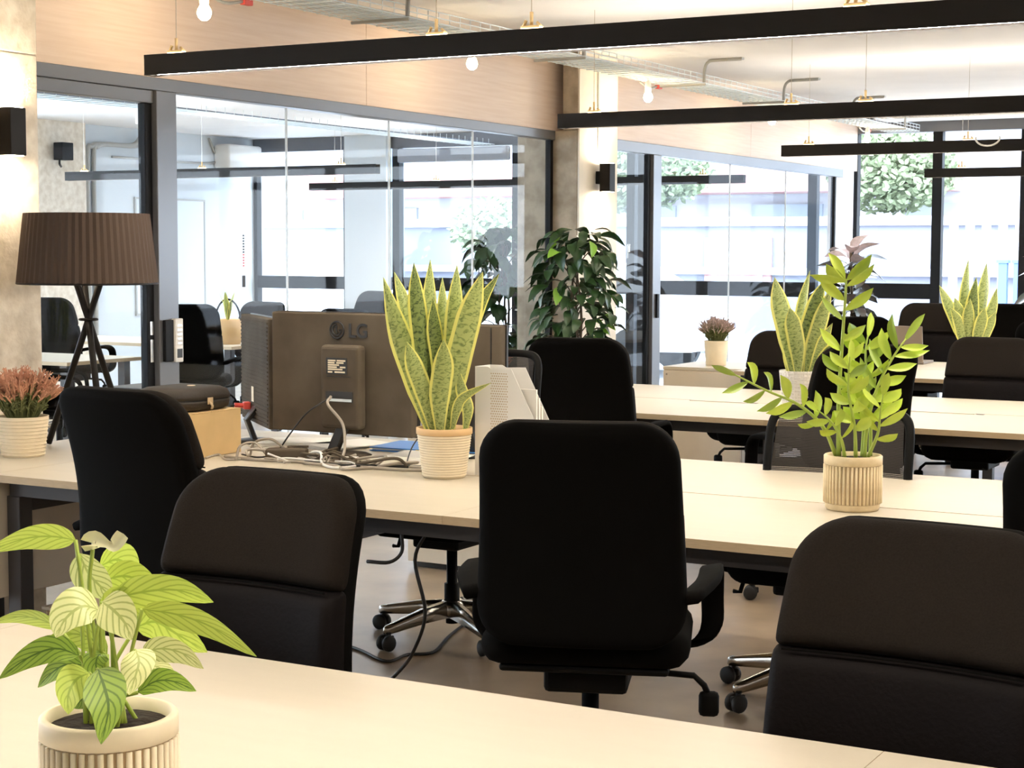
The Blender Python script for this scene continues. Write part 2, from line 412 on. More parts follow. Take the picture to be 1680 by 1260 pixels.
w4 = window('window_4', 'black framed street windows at the end of the meeting room', [-12.19, -10.9, -10.25, -8.75, -7.42, -5.50, -5.15], [1, 1, 1, 1, 1, 0])
bx('roller_blind', (-10.2, -8.8, YW-.10, YW-.055, 2.44, 2.59), 'blind', w4, bev=.02)
bx('sash_post', (-7.33, -7.26, YW-.06, YW-.046, .13, 2.59), 'frame_black', w4)
b = B(); box(b, -7.435, -7.405, YW-.075, YW-.046, 1.48, 1.56); tube(b, [(-7.42, YW-.076, 1.55), (-7.42, YW-.10, 1.55), (-7.42, YW-.10, 1.42)], .010, 6); obj('window_handle', b, 'alu', w4)
struct('wall_end', (lambda b: (box(b, -10.9+.05, -10.25-.05, YW-.16, YW-.06, 0, CZ-.001), b)[1])(B()), 'room_white', 'white wall strip between the meeting room windows')

# ------------------------------------------------------------------ suspended light bars
def light_bar(name, x0, x1, y, z0, label, hang, h=.072, w=.06, loop=None, led=True):
    t = thing(name, label, 'light', ((x0+x1)/2, y, z0), 0, 'suspended light bars'); L = (x1-x0)/2
    b = B(); box(b, -L, L, -w/2, w/2, .006, h-.009, bev=.001); box(b, -L, L, -w/2, -w/2+.004, h-.01, h+.003); box(b, -L, L, w/2-.004, w/2, h-.01, h+.003); box(b, -L, -L+.02, -w/2+.004, w/2-.004, h-.01, h+.003); box(b, -L, L, -w/2, -w/2+.004, 0, .0065); box(b, -L, L, w/2-.004, w/2, 0, .0065); box(b, -L, -L+.02, -w/2+.004, w/2-.004, 0, .0065); obj('housing', b, 'bar_black', t)
    if led:
        bx('lower_strip', (-L+.03, L-.03, -.012, .012, .0045, .0058), 'led', t)
        bx('upper_strip', (-L+.03, L-.03, -w/2+.010, w/2-.010, h-.0085, h-.007), 'led_up', t)
    for hx in hang:
        x = hx-(x0+x1)/2
        b = B(); box(b, x-.035, x+.035, -.012, .012, h+.006, h+.016, bev=.002); tube(b, [(x, 0, h+.012), (x, 0, h+.06)], .006, 8); tube(b, [(x-.03, 0, h+.014), (x-.02, 0, h+.034)], .006, 6); tube(b, [(x+.04, .0, h+.008), (x+.02, 0, h+.026)], .005, 6)
        obj('bracket', b, 'brass', t, True)
        b = B(); tube(b, [(x, 0, h+.05), (x, 0, CZ-z0-.002)], .0017, 6); obj('wire', b, 'alu', t)
    if loop:
        x = loop-(x0+x1)/2; b = B(); tube(b, [(x+.085*sin(a)*.9, -w/2-.008, h-.0+.0-.05*cos(a)+.012) for a in [(-.55+1.1*k/12)*pi for k in range(13)]], .006, 6); obj('cable_loop', b, 'white_plastic', t, True)
    return t
light_bar('light_bar', -4.31, 2.3, 4.95, 2.141, 'black light bar hanging nearest, longest across the picture', [-4.18, -3.056, -2.692, -1.604, -1.2, .3, 1.9])
light_bar('light_bar', -4.22, 2.3, 8.08, 2.141, 'black hanging light bar in front of the second concrete pillar', [-4.02, -2.937, -2.561, -1.2, .4, 1.9])
light_bar('light_bar', -4.09, 2.3, 11.10, 2.138, 'third black hanging light bar, with a white cable loop on it', [-3.905, -2.835, -1.2, .4, 1.9], loop=-2.70)
light_bar('light_bar', -4.06, 2.3, 14.50, 2.125, 'farthest and shortest black hanging light bar before the street window', [-3.75, -2.4, -1, .4, 1.9])
light_bar('light_bar', -4.31, 2.3, 1.72, 2.141, 'black hanging light bar above the nearest desk, out of view', [-4.1, -2.2, .2, 1.9])
light_bar('light_bar', -10.7, -7.45, 11.2, 2.09, 'black light bar behind the glass, ending near the middle panel', [-10.5, -9.2, -7.8])
light_bar('light_bar', -10.3, -5.6, 14.25, 2.095, 'black light bar behind the glass, close to the street windows', [-10.0, -8.8, -7.4, -6.0])

# ------------------------------------------------------------------ cable tray, hangers, bulbs
ct = thing('cable_tray', 'galvanised wire mesh cable tray under the ceiling along the bulkhead', 'cable tray', (-4.58, 6, 2.60))
TX0, TX1, TY0, TY1 = -.15, .15, -9.3, 9.6
for i in range(9):
    x = TX0+(TX1-TX0)*i/8; b = B(); tube(b, [(x, TY0, 0), (x, TY1, 0)], .0032, 6); obj('long_wire', b, 'galv', ct)
for x in (TX0, TX1):
    for z in (.027, .054): b = B(); tube(b, [(x, TY0, z), (x, TY1, z)], .0032, 6); obj('long_wire', b, 'galv', ct)
b = B(); y = TY0
while y < TY1: tube(b, [(TX0, y, .054), (TX0, y, -.004), (TX1, y, -.004), (TX1, y, .054)], .003, 5); y += .10
o = obj('cross_wires', b, 'galv', ct); o['kind'] = 'stuff'
for k, (x, m) in enumerate([(-.09, 'white_plastic'), (-.05, 'galv'), (0.0, 'white_plastic'), (.04, 'galv'), (.09, 'white_plastic')]):
    b = B(); tube(b, [(x+.012*sin(q*1.7+k), TY0+q*.6, .012) for q in range(32)], .008, 6); obj('cable', b, m, ct, True)
for k, y in enumerate((5.1, 6.9, 8.75, 10.5, 12.0, 13.6, 15.1)):
    h = thing('tray_hanger', ['bent grey tray hanger above the first light bar', 'bent grey tray hanger nearest the left bulb', 'bent grey tray hanger just above the long light bar', 'wide bent grey tray hanger right of the second pillar', 'small bent grey tray hanger over the second light bar', 'bent grey tray hanger halfway along the far ceiling', 'farthest small bent grey tray hanger near the window'][k], 'bracket', (-4.58, y, 2.60), 0, 'tray hangers')
    b = B(); tube(b, bez([(.16, 0, .0), (.165, 0, .09), (.19, 0, .132), (.24, 0, .14), (.42, 0, .14)], 16), .011, 8); obj('rod', b, 'grey_pipe', h, True)
    b = B(); box(b, .33, .43, -.02, .02, .135, .149); obj('foot_plate', b, 'grey_pipe', h)
    b = B(); tube(b, [(-.16, 0, -.012), (.17, 0, -.012)], .008, 6); obj('cross_rod', b, 'grey_pipe', h)
BL = ['glowing bare bulb at the top left under the tray', 'glowing bare bulb overlapping the longest light bar', 'glowing bare bulb right of the second concrete pillar', 'bare bulb between second and third light bars', 'glowing bare bulb in front of the far street window']
for k, y in enumerate((5.65, 7.84, 10.06, 12.3, 14.65)):
    t = thing('pendant_bulb', BL[k], 'light bulb', (-4.62, y, 2.45), 0, 'bare bulbs under the cable tray')
    b = B(); lathe(b, [(0, -.005), (.012, -.003), (.024, .008), (.030, .024), (.028, .040), (.018, .058), (.013, .066), (.0, .066)], 20); obj('bulb', b, 'bulb', t, True)
    b = B(); lathe(b, [(0, .066), (.020, .066), (.021, .10), (.016, .125), (.005, .135), (0, .135)], 16); obj('socket', b, 'white_plastic', t, True)
    b = B(); tube(b, [(0, 0, .13), (0, 0, .147)], .004, 6); obj('cord', b, 'white_plastic', t)
    c = thing('cable_connector', 'small red connector hanging off the tray, '+['first from the left', 'just right of the long bar end', 'beside the third bulb', 'right of the third bulb', 'nearest the window'][k], 'connector', (-4.75, y+.45, 2.585), 0, 'red connectors on the tray')
    b = B(); box(b, -.015, .015, -.03, .03, -.012, .012, bev=.004); obj('plug', b, 'red_plastic', c)
    b = B(); tube(b, bez([(0, -.03, 0), (.0, -.16, -.02), (.005, -.30, .008)], 8), .007, 6); obj('lead', b, 'grey_pipe', c, True)
# bulkhead vent near the window
v = thing('air_vent', 'white ceiling air duct with slotted grille at the street window', 'vent', (-3.6, 15.45, CZ-.06))
bx('duct', (-1.15, 2.2, -.2, .2, 0, .058), 'white_plastic', v, bev=.004)
for i in range(26): bx('slot', (-.95+i*.03, -.935+i*.03, -.2035, -.2005, .014, .042), 'frame_grey', v)

# ------------------------------------------------------------------ wall sconces, keypad
def sconce(loc, label):
    t = thing('wall_sconce', label, 'wall light', loc, 0, 'up and down wall lights')
    bx('mount', (0, .032, -.03, .03, -.04, .04), 'frame_black', t, bev=.002)
    b = B(); box(b, .032, .105, -.04, .04, -.09, .09, bev=.003); obj('body', b, 'bar_black', t)
    for z, n in ((.0905, 1), (-.0915, -1)):
        bx('glow_lens', (.04, .097, -.032, .032, z, z+.001), 'sconce_glow', t)
sconce((-4.889, 4.755, 1.94), 'black up and down wall light on the left pillar at picture edge')
sconce((-4.876, 9.86, 1.962), 'small black up and down wall light on the second pillar')
k = thing('access_keypad', 'white access reader on the grey door post', 'keypad', (GX+.046, 5.90, 1.0))
bx('back_plate', (0, .018, -.055, .0, 0, .185), 'frame_black', k, bev=.003); bx('reader_body', (0.0, .026, .002, .055, -.005, .19), 'white_plastic', k, bev=.004)
bx('display', (.0265, .028, .012, .046, .015, .055), 'monitor_dark', k)
for i in range(5): bx('key', (.0265, .0275, .014, .044, .075+i*.02, .085+i*.02), 'alu', k)
k = thing('glass_sticker', 'thin vertical strip of small lettering stuck on the glass panel', 'sticker', (GX+.0066, 6.475, 1.32))
for i in range(12): bx('letter', (0, .0008, -.006, .006, .24-i*.013, .248-i*.013), 'red_plastic' if i > 6 else 'steel_dark', k)
bx('badge', (0, .0008, -.012, .012, 0, .055), 'steel_dark', k)

# ------------------------------------------------------------------ desks
def bench(label, x0, y0, units, ul, legs, flaps=(), group='bench desks', depth=1.6):
    L = units*ul; t = thing('bench_desk', label, 'desk', (x0, y0, 0), 0, group)
    for i in range(units):
        for r_ in range(2):
            a = (0, depth/2-.004) if r_ == 0 else (depth/2+.004, depth)
            b = B(); box(b, i*ul+.0005, (i+1)*ul-.0005, a[0], a[1], .710, .735)
            for f in b.faces:
                if abs(f.normal.z) < .5: f.material_index = 1
            b.normal_update()
            for f in b.faces: f.material_index = 0 if f.normal.z > .5 else 1
            obj('tabletop', b, ['laminate', 'edge_tan'], t)
    for fx in flaps:
        cxm = fx-x0
        b = B(); box(b, cxm-.16, cxm+.16, depth/2-.05, depth/2-.001, .7355, .7385, bev=.001); obj('cable_flap', b, 'laminate', t)
        bx('flap_slot', (cxm+.165, cxm+.20, depth/2-.04, depth/2-.012, .7352, .7362), 'steel_dark', t)
    for y in (.07, depth-.12): bx('beam', (.02, L-.02, y, y+.05, .655, .709), 'steel_dark', t)
    bx('cable_duct', (.3, L-.3, depth/2-.14, depth/2+.14, .60, .70), 'chair_plastic', t)
    for lx in legs:
        x = lx-x0
        fr = [bx('leg', (x-.03, x+.03, y, y+.06, .001, .654), 'steel_dark', t, bev=.003) for y in (.065, depth-.125)]
        bx('cross_bar', (x-.025, x+.025, .13, depth-.13, .60, .654), 'steel_dark', t)
    return t
bench('nearest cream desk row with the peace lily on it', -4.35, .92, 3, 1.8, [-4.2, -2.75, -1.5, .9], [-3.4, -.6, .5])
bench('long cream desk row with the monitors and cable tangle', -4.35, 4.16, 3, 1.8, [-4.31, -3.0, -.75, .9], [-2.39, -.7, .4])
bench('cream desk row carrying the snake plant in the woven white pot', -4.35, 7.28, 3, 1.6, [-4.2, -2.75, -1.15, .3], [-3.28, -2.15, -.3])
bench('cream desk row with the open laptop', -4.05, 10.16, 3, 1.6, [-3.9, -2.45, -.85, .6], [-3.3, -1.6])
bench('farthest cream desk row in front of the street window', -3.95, 13.25, 3, 1.6, [-3.8, -2.35, -.75, .6], [-3.2])

def cabinet(label, x0, x1, y0, y1, z0, z1, doors='front', m='cabinet_white'):
    t = thing('storage_cabinet', label, 'cabinet', (x0, y0, 0), 0, 'low storage cabinets'); w, d = x1-x0, y1-y0
    bx('body', (0, w, 0, d, z0, z1-.021), m, t, bev=.002)
    bx('top_board', (-.004, w+.001, -.006, d, z1-.02, z1), 'laminate', t, bev=.002)
    bx('door', (.004, w-.004, -.018, -.001, z0+.004, z1-.03), m, t, bev=.002)
    b = B(); tube(b, [(.03, -.0185, z1-.05), (.03, -.024, z1-.05)], .006, 10); obj('lock', b, 'alu', t)
    if z0 > .2:
        for x in (.02, w-.05):
            for y in (.02, d-.05): bx('leg', (x, x+.03, y, y+.03, .001, z0-.001), 'steel_dark', t)
    elif z0 > 0: bx('plinth', (.02, w-.02, .03, d-.02, .001, z0-.001), 'steel_dark', t)
    return t
cabinet('low cream cabinet under the tripod lamp and heather pot', -4.885, -4.356, 4.19, 5.76, .30, .735)
cabinet('low cream cabinet half hidden under the second desk row', -4.32, -3.78, 6.75, 7.26, .03, .735)
cabinet('low cream cabinet carrying the small heather pot beside the glass wall', -4.62, -4.06, 10.35, 11.0, .03, .735)

# ------------------------------------------------------------------ chairs
def chair_parts(root, dz=0.0, mesh=False, bdz=0.0):
    """office swivel chair facing +y, origin on the floor under its gas lift"""
    bend = lambda x, z: -.03*sin(min(1, z/.55)*pi)*-1 - .05*(z/.55)**2 - .06*(z/.55) + .02 + x*x*.5
    if not mesh:
        H = .525; z0 = .515+dz; SP = .585
        b = B(); pad(b, .498, H+.006, .062, .09, .10, .10, lambda x, z: bend(x, z)-.278, e=.030, z0=z0-.01); obj('back_shell', b, 'chair_black', root, True)
        b = B(); pad(b, .466, H*(1-SP), .080, .085, .012, .06, lambda x, z: bend(x, z+H*SP)-.250, e=.034, z0=z0+H*SP-.003); obj('upper_back_pad', b, 'chair_fabric', root, True)
        b = B(); pad(b, .494, H*SP, .078, .012, .09, .055, lambda x, z: bend(x, z)-.250, e=.030, z0=z0); obj('lower_back_pad', b, 'chair_leather', root, True)
        b = B(); strap(b, [(x, bend(x, H*SP)-.2115, z0+H*SP-.0015) for x in [-.208+.416*i/12 for i in range(13)]], .004, .004, (0, 0, 1)); obj('seam_piping', b, 'chair_black', root)
    else:
        z0 = .53+bdz; H = .40
        n = 28; out = []
        def edge(s):   # rounded trapezoid outline
            a = s*2*pi; c, q = cos(a), sin(a); p = .20
            return Vector((.25*math.copysign(abs(c)**p, c)*(1-.06*q), 0, H/2+H/2*math.copysign(abs(q)**p, q)))
        pts = [edge(i/96) for i in range(97)]
        for v in pts: v.y = bend(v.x, v.z)-.26; v.z += z0
        b = B(); strap_pts = pts
        tube(b, pts, .016, 8, caps=False); bmesh.ops.remove_doubles(b, verts=b.verts, dist=1e-4); obj('back_frame', b, 'chair_plastic', root, True)
        b = B(); rows = []
        for j in range(13):
            z = H*(.02+.96*j/12); rows.append([b.verts.new((x, bend(x, z)-.255, z+z0)) for x in [(-.235+.47*i/12)*(1-.06*(2*j/12-1)) for i in range(13)]])
        for a, c in zip(rows, rows[1:]):
            for i in range(12): b.faces.new((a[i], a[i+1], c[i+1], c[i]))
        obj('mesh_panel', b, 'chair_mesh', root, True)
        b = B(); strap(b, bez([(0, -.10, .43+dz), (0, -.24, .44+dz), (0, -.30, .54+bdz), (0, -.285, .72+bdz)], 12), .07, .025); obj('back_spine', b, 'chair_plastic', root, True)
    b = B(); pad(b, .50, .48, .085, .10, .07, .04, lambda x, z: -.04*max(0, (z-.36)/.12)**2, nx=16, nz=16, e=.04)
    bmesh.ops.transform(b, matrix=Matrix.Translation((0, -.21, .485+dz)) @ Matrix.Rotation(-pi/2, 4, 'X') @ Matrix.Scale(-1, 4, (0, 1, 0)) , verts=b.verts)
    bmesh.ops.recalc_face_normals(b, faces=b.faces); obj('seat', b, 'chair_black', root, True)
    b = B(); box(b, -.20, .20, -.18, .20, .425+dz, .444+dz, bev=.008); obj('seat_pan', b, 'chair_plastic', root)
    for s in (-1, 1):
        b = B(); strap(b, bez([(s*.245, -.24, .622+dz), (s*.285, -.10, .638+dz), (s*.29, .06, .638+dz), (s*.29, .135, .612+dz), (s*.29, .155, .55+dz), (s*.288, .15, .475+dz), (s*.25, .13, .437+dz), (s*.16, .12, .432+dz)], 30), .056, .024, (.95, .1, .15)); obj('armrest', b, 'chair_black', root, True)
    b = B(); box(b, -.10, .10, -.13, .13, .365+dz, .424+dz, bev=.012); obj('mechanism', b, 'chair_plastic', root)
    b = B(); tube(b, [(.08, .05, .385+dz), (.25, .05, .375+dz), (.275, .05, .352+dz), (.285, .05, .33+dz)], .008, 8); box(b, .262, .312, .035, .065, .275+dz, .338+dz, bev=.012); lv = obj('height_lever', b, 'chair_plastic', root, True); lv.rotation_euler = (0, 0, pi if mesh else 0)
    if mesh: b = B(); tube(b, [(-.08, .06, .39+dz), (-.26, .06, .39+dz)], .014, 8); box(b, -.30, -.22, .045, .075, .362+dz, .38+dz, bev=.005, M=None); tube(b, [(-.265, .06, .39+dz), (-.285, .06, .325+dz), (-.31, .06, .325+dz)], .008, 8); obj('tilt_crank', b, 'chair_plastic', root, True).rotation_euler = (0, 0, pi)
    b = B(); lathe(b, [(0, .06), (.024, .06), (.026, .12), (.030, .14), (.030, .215), (.021, .217), (.021, .37+dz), (0, .37+dz)], 16); obj('gas_lift', b, 'chair_plastic', root, True)
    b = B(); lathe(b, [(.0, .085), (.040, .085), (.052, .10), (.050, .135), (.036, .150), (.0312, .150), (.0312, .13)], 20); obj('hub', b, 'alu', root, True)
    lb = B()
    rows = []
    for r_, w, z, h in ((.035, .026, .118, .030), (.15, .022, .108, .026), (.29, .015, .085, .018), (.325, .012, .080, .016), (.335, .006, .078, .012)):
        rows.append([lb.verts.new((r_, a*w, z+c*h)) for a, c in ((-1, -1), (-.9, .4), (-.5, 1), (.5, 1), (.9, .4), (1, -1))])
    for a, c in zip(rows, rows[1:]):
        for k in range(6): lb.faces.new((a[k], c[k], c[(k+1) % 6], a[(k+1) % 6]))
    lb.faces.new(rows[0]); lb.faces.new(rows[-1][::-1]); bmesh.ops.recalc_face_normals(lb, faces=lb.faces)
    lo = obj('leg', lb, 'alu', root, True)
    cb = B()
    for y in (-.017, .017):
        M = Matrix.Translation((.325, y, .031)) @ Matrix.Rotation(pi/2, 4, 'X')
        q = B(); lathe(q, [(0, -.010), (.024, -.010), (.030, -.006), (.030, .006), (.024, .010), (0, .010)], 18); bmesh.ops.transform(q, matrix=M, verts=q.verts)
        me = bpy.data.meshes.new('t'); q.to_mesh(me); q.free(); cb.from_mesh(me); bpy.data.meshes.remove(me)
    tube(cb, [(.315, 0, .045), (.315, 0, .072)], .010, 8); box(cb, .29, .345, -.006, .006, .03, .055, bev=.004)
    co = obj('caster', cb, 'rubber', root, True)
    for k in range(1, 5):
        inst('leg', lo.data, root, rot=(0, 0, 2*pi*k/5)); inst('caster', co.data, root, rot=(0, 0, 2*pi*k/5))
    return lo, co
def spin_base(root, ang):
    for ch in root.children:
        n = ch.name.split('.')[0]
        if n in ('leg', 'caster'): ch.rotation_euler = (0, 0, ch.rotation_euler[2]+ang)
proto = {}
for key, args in dict(hi=dict(dz=.085), lo=dict(dz=0.0), mesh=dict(mesh=True, bdz=.02), meshhi=dict(mesh=True, bdz=.165)).items():
    r_ = bpy.data.objects.new('office_chair', None); COL.objects.link(r_); r_.empty_display_size = .1; chair_parts(r_, **args); proto[key] = [r_, False]
def chair(kind, x, y, deg, label, group, base=0.0):
    p = proto[kind]
    if not p[1]: o = p[0]; p[1] = True; fresh = o
    else: o = copy_tree(p[0])
    o.location = (x, y, 0); o.rotation_euler = (0, 0, R(deg)); tag(o, label, 'chair', group)
    o['_spin'] = base
    return o
G1, G2, G3 = 'office chairs at the desk rows', 'mesh back office chairs', 'meeting room chairs'
chairs = [
 chair('hi', -1.83, 3.68, 20.8, 'black high back office chair in the centre foreground seen from behind', G1, .3),
 chair('hi', -3.17, 3.84, -6, 'black office chair seen from behind, in front of the tripod lamp', G1, .1),
 chair('lo', -2.155, 2.54, 180, 'brown black padded chair beside the peace lily, facing the camera', G1, .2),
 chair('lo', -.80, 2.54, 177, 'large padded chair back at the lower right corner, facing the camera', G1, .5),
 chair('hi', -.575, 3.78, 0, 'black chair cut off by the right picture edge at the desk row', G1, .4),
 chair('hi', -3.42, 6.92, 10, 'black high back chair seen from behind below the ficus tree', G1, .1),
 chair('hi', -2.33, 6.95, 48, 'black chair turned sideways behind the glossy leaved plant', G1, .1),
 chair('lo', -3.40, 9.08, 180, 'padded chair facing us, left of the white potted snake plant', G1, .1),
 chair('lo', -2.22, 9.0, 180, 'large padded chair facing us at the right, below the far snake plant', G1, .1),
 chair('hi', -3.23, 9.92, 25, 'black chair seen from behind, left of the open laptop', G1, .1),
 chair('hi', -3.40, 12.1, 180, 'padded chair facing us just behind the open laptop', G1, .1),
 chair('hi', -1.95, 9.95, 0, 'black chair top at the far right edge seen from behind', G1, .1),
 chair('hi', -2.84, 12.95, 0, 'small distant black chair behind the far snake plant', G1, .1),
 chair('mesh', -1.86, 5.41, 180, 'brown mesh back chair behind the ribbed plant pot', G2, -.2),
 chair('meshhi', -3.375, 5.58, 180, 'mesh back chair half hidden behind the white magazine file', G2, .0),
 chair('hi', -9.69, 10.15, 8, 'black chair behind the glass door, left of the lamp legs', G3, .2),
 chair('hi', -7.60, 7.85, -50, 'black chair behind the glass at the pillar edge', G3, .2),
 chair('hi', -7.85, 9.45, 30, 'black chair behind the glass, right of the access reader', G3, .2),
 chair('lo', -9.30, 11.85, 180, 'dark chair behind the glass at the far side of meeting table', G3, .2),
 chair('hi', -8.80, 12.75, 160, 'dark chair top behind the glass above the left of the monitor', G3, .2),
 chair('lo', -7.75, 11.4, 10, 'low dark chair top behind the glass above the monitor emblem', G3, .2),
]
for c in chairs:
    a = c['_spin']; del c['_spin']
    for ch in c.children:
        if ch.name.split('.')[0] in ('leg', 'caster'): ch.rotation_euler = (0, 0, ch.rotation_euler[2]+a)
print('chairs', len(chairs))
#PART2
# ------------------------------------------------------------------ meeting room furniture
def table(label, x0, x1, y0, y1):
    t = thing('meeting_table', label, 'table', (x0, y0, 0), 0, 'meeting tables'); w, d = x1-x0, y1-y0
    b = B(); box(b, 0, w, 0, d, .71, .735); b.normal_update()
    for f in b.faces: f.material_index = 0 if f.normal.z > .5 else 1
    obj('tabletop', b, ['laminate', 'edge_tan'], t)
    for x in (.06, w-.12):
        for y in (.06, d-.12): bx('leg', (x, x+.06, y, y+.06, .001, .709), 'steel_dark', t)
    return t
table('long meeting table behind the glass partition', -10.9, -8.45, 10.62, 11.40)
table('small meeting table behind the glass door', -9.5, -8.2, 8.55, 9.3)
t = thing('pedestal', 'dark drawer pedestal behind the glass under the meeting table', 'pedestal', (-7.75, 8.42, 0))
bx('body', (0, .50, 0, .5, .06, .60), 'steel_dark', t, bev=.004); bx('plinth', (.02, .48, .02, .48, .001, .059), 'chair_black', t)
for z in (.09, .26, .43): bx('drawer', (.01, .49, -.016, -.001, z, z+.16), 'steel_dark', t, bev=.003)
# reflection in the glass, modelled as a solid planter on the meeting table
t = thing('reflection_planter', 'beige planter shape with arched handle standing in for a glass reflection', 'planter', (-8.72, 10.92, .7355))
b = B(); lathe(b, [(0, 0), (.10, 0), (.13, .20), (.122, .20), (.11, .17), (0, .17)], 24); obj('basket', b, 'pot_tan', t, True)
b = B(); tube(b, [(.126*cos(a), 0, .19+.17*sin(a)) for a in [pi*k/14 for k in range(15)]], .008, 6); obj('handle', b, 'lamp_leg', t, True)
for k in range(5):
    b = B(); a = k*1.26; leaf_bm(b, [(0, 0, .17), (.03*cos(a), .03*sin(a), .30), (.07*cos(a), .07*sin(a), .42)], .05, (-sin(a), cos(a), 0)); obj('leaf', b, 'snake', t)
# equipment on the meeting room wall
t = thing('air_conditioner', 'white wall air conditioner high in the meeting room', 'air conditioner', (XL+.001, 15.05, 2.36))
b = B(); box(b, 0, .22, 0, .60, .03, .30, bev=.03); obj('casing', b, 'white_plastic', t, True)
bx('flap', (.12, .225, .04, .56, .012, .026), 'white_plastic', t)
t = thing('wall_speaker', 'small black box speaker high on the meeting room column', 'speaker', (XL+.101, 12.44, 2.36))
bx('cabinet', (.04, .16, 0, .15, 0, .17), 'frame_black', t, bev=.006); bx('bracket', (0, .04, .05, .10, .04, .12), 'frame_black', t); b = B(); tube(b, bez([(.08, .04, -.001), (.1, .02, -.04), (.06, .08, -.06)], 8), .012, 6); obj('cable', b, 'cable_black', t, True)
struct('wall_column', (lambda b: (box(b, XL, XL+.1, 12.2, 12.93, 0, CZ-.001), b)[1])(B()), 'concrete_pale', 'beige concrete column on the meeting room wall')
for k, y in enumerate((13.03, 13.12)):
    b = B(); tube(b, bez([(XL+.03, y, .3), (XL+.03, y, 1.4), (XL+.03, y, 2.42), (XL+.03, y+.06, 2.53), (XL+.03, y+.2, 2.56), (XL+.06, y+.62, 2.57), (XL+.10, y+.72, 2.66)], 36), .024, 10)
    tag(obj('conduit_pipe', b, 'grey_pipe', None, True), ['grey conduit pipe bending at the top, left of the pair behind glass', 'grey conduit pipe bending at the top, right of the pair behind glass'][k], 'pipe', 'conduits on the meeting room wall')
b = B(); tube(b, bez([(XL+.02, 13.4, 2.44), (XL+.02, 15.0, 2.45), (XL+.02, 15.02, 2.60), (XL+.02, 14.95, 2.72)], 20), .012, 8); tag(obj('conduit_pipe', b, 'grey_pipe', None, True), 'thin horizontal conduit running to the meeting room air conditioner', 'pipe')
t = thing('whiteboard', 'wall whiteboard with grey rim behind the glass door', 'whiteboard', (XL+.001, 13.76, .82))
bx('board', (0, .012, 0, 1.1, 0, 1.2), 'whiteboard', t)
for d in ((-.0, .018, -.02, 0, -.02, 1.22), (0, .018, 1.1, 1.12, -.02, 1.22), (0, .018, 0, 1.1, 1.2, 1.22), (0, .018, 0, 1.1, -.02, 0)): bx('rim', d, 'grey_pipe', t)
ct2 = thing('cable_tray', 'wire mesh cable tray inside the meeting room behind the glass', 'cable tray', (-9.05, 10, 2.60))
for i in range(7): b = B(); tube(b, [(-.13+.26*i/6, -4, 0), (-.13+.26*i/6, 5.6, 0)], .004, 5); obj('long_wire', b, 'galv', ct2)
b = B(); y = -4
while y < 5.6: tube(b, [(-.13, y, .05), (-.13, y, -.004), (.13, y, -.004), (.13, y, .05)], .003, 5); y += .12
o = obj('cross_wires', b, 'galv', ct2); o['kind'] = 'stuff'
for x in (-.08, 0, .07): b = B(); tube(b, [(x+.01*sin(q), -4+q*.6, .012) for q in range(17)], .010, 6); obj('cable', b, 'ext_blue', ct2, True)
bx('junction_box', (-.07, .07, .3, .45, -.13, -.006), 'white_plastic', ct2, bev=.005)

# ------------------------------------------------------------------ tripod lamp
LC = Vector((-4.585, 4.90, .7355))
t = thing('tripod_lamp', 'tripod lamp with brown pleated drum shade standing on the low cabinet', 'lamp', LC)
b = B(); n = 60; prof = [(.262, .632), (.232, .897)]
def ring(r, z, tw=0): return [b.verts.new((r*(1+(.012 if k % 2 else -.004))*cos(2*pi*k/(2*n)), r*(1+(.012 if k % 2 else -.004))*sin(2*pi*k/(2*n)), z)) for k in range(2*n)]
rs = [ring(.262-.030*j/6, .632+.265*j/6) for j in range(7)]; ri = [ring(.256-.030*j/6, .632+.265*j/6) for j in range(7)]
for Q, fl in ((rs, 1), (ri, -1)):
    for a, c in zip(Q, Q[1:]):
        for k in range(2*n):
            q = (a[k], a[(k+1) % (2*n)], c[(k+1) % (2*n)], c[k]); b.faces.new(q if fl > 0 else q[::-1])
for i in (0, 6):
    for k in range(2*n): q = (rs[i][k], ri[i][k], ri[i][(k+1) % (2*n)], rs[i][(k+1) % (2*n)]); b.faces.new(q if i == 0 else q[::-1])
sh = obj('lamp_shade', b, 'lamp_shade', t)
b = B(); tube(b, [(.262*cos(2*pi*k/60), .262*sin(2*pi*k/60), .633) for k in range(61)], .004, 6, caps=False); obj('shade_trim', b, 'lamp_leg', sh)
tips = [(-.222, .005), (-.01, .222), (.184, -.126)]
for tx, ty in tips:
    b = B(); tube(b, [(tx, ty, .008), (-tx*.36, -ty*.36, .67)], .0125, 10); obj('leg', b, 'lamp_leg', t, True)
b = B(); tube(b, [(0.033*cos(2*pi*k/20), .033*sin(2*pi*k/20), .495) for k in range(21)], .005, 6, caps=False); obj('leg_ring', b, 'lamp_leg', t)
b = B(); tube(b, [(0, 0, .64), (0, 0, .72)], .02, 10); lathe(b, [(0, .72), (.03, .74), (.04, .78), (.03, .82), (0, .835)], 16); obj('bulb_holder', b, 'white_plastic', t, True)
b = B()
for k in range(3): a = 2*pi*k/3; tube(b, [(0, 0, .70), (.25*cos(a), .25*sin(a), .66)], .003, 5)
obj('shade_spokes', b, 'alu', t)

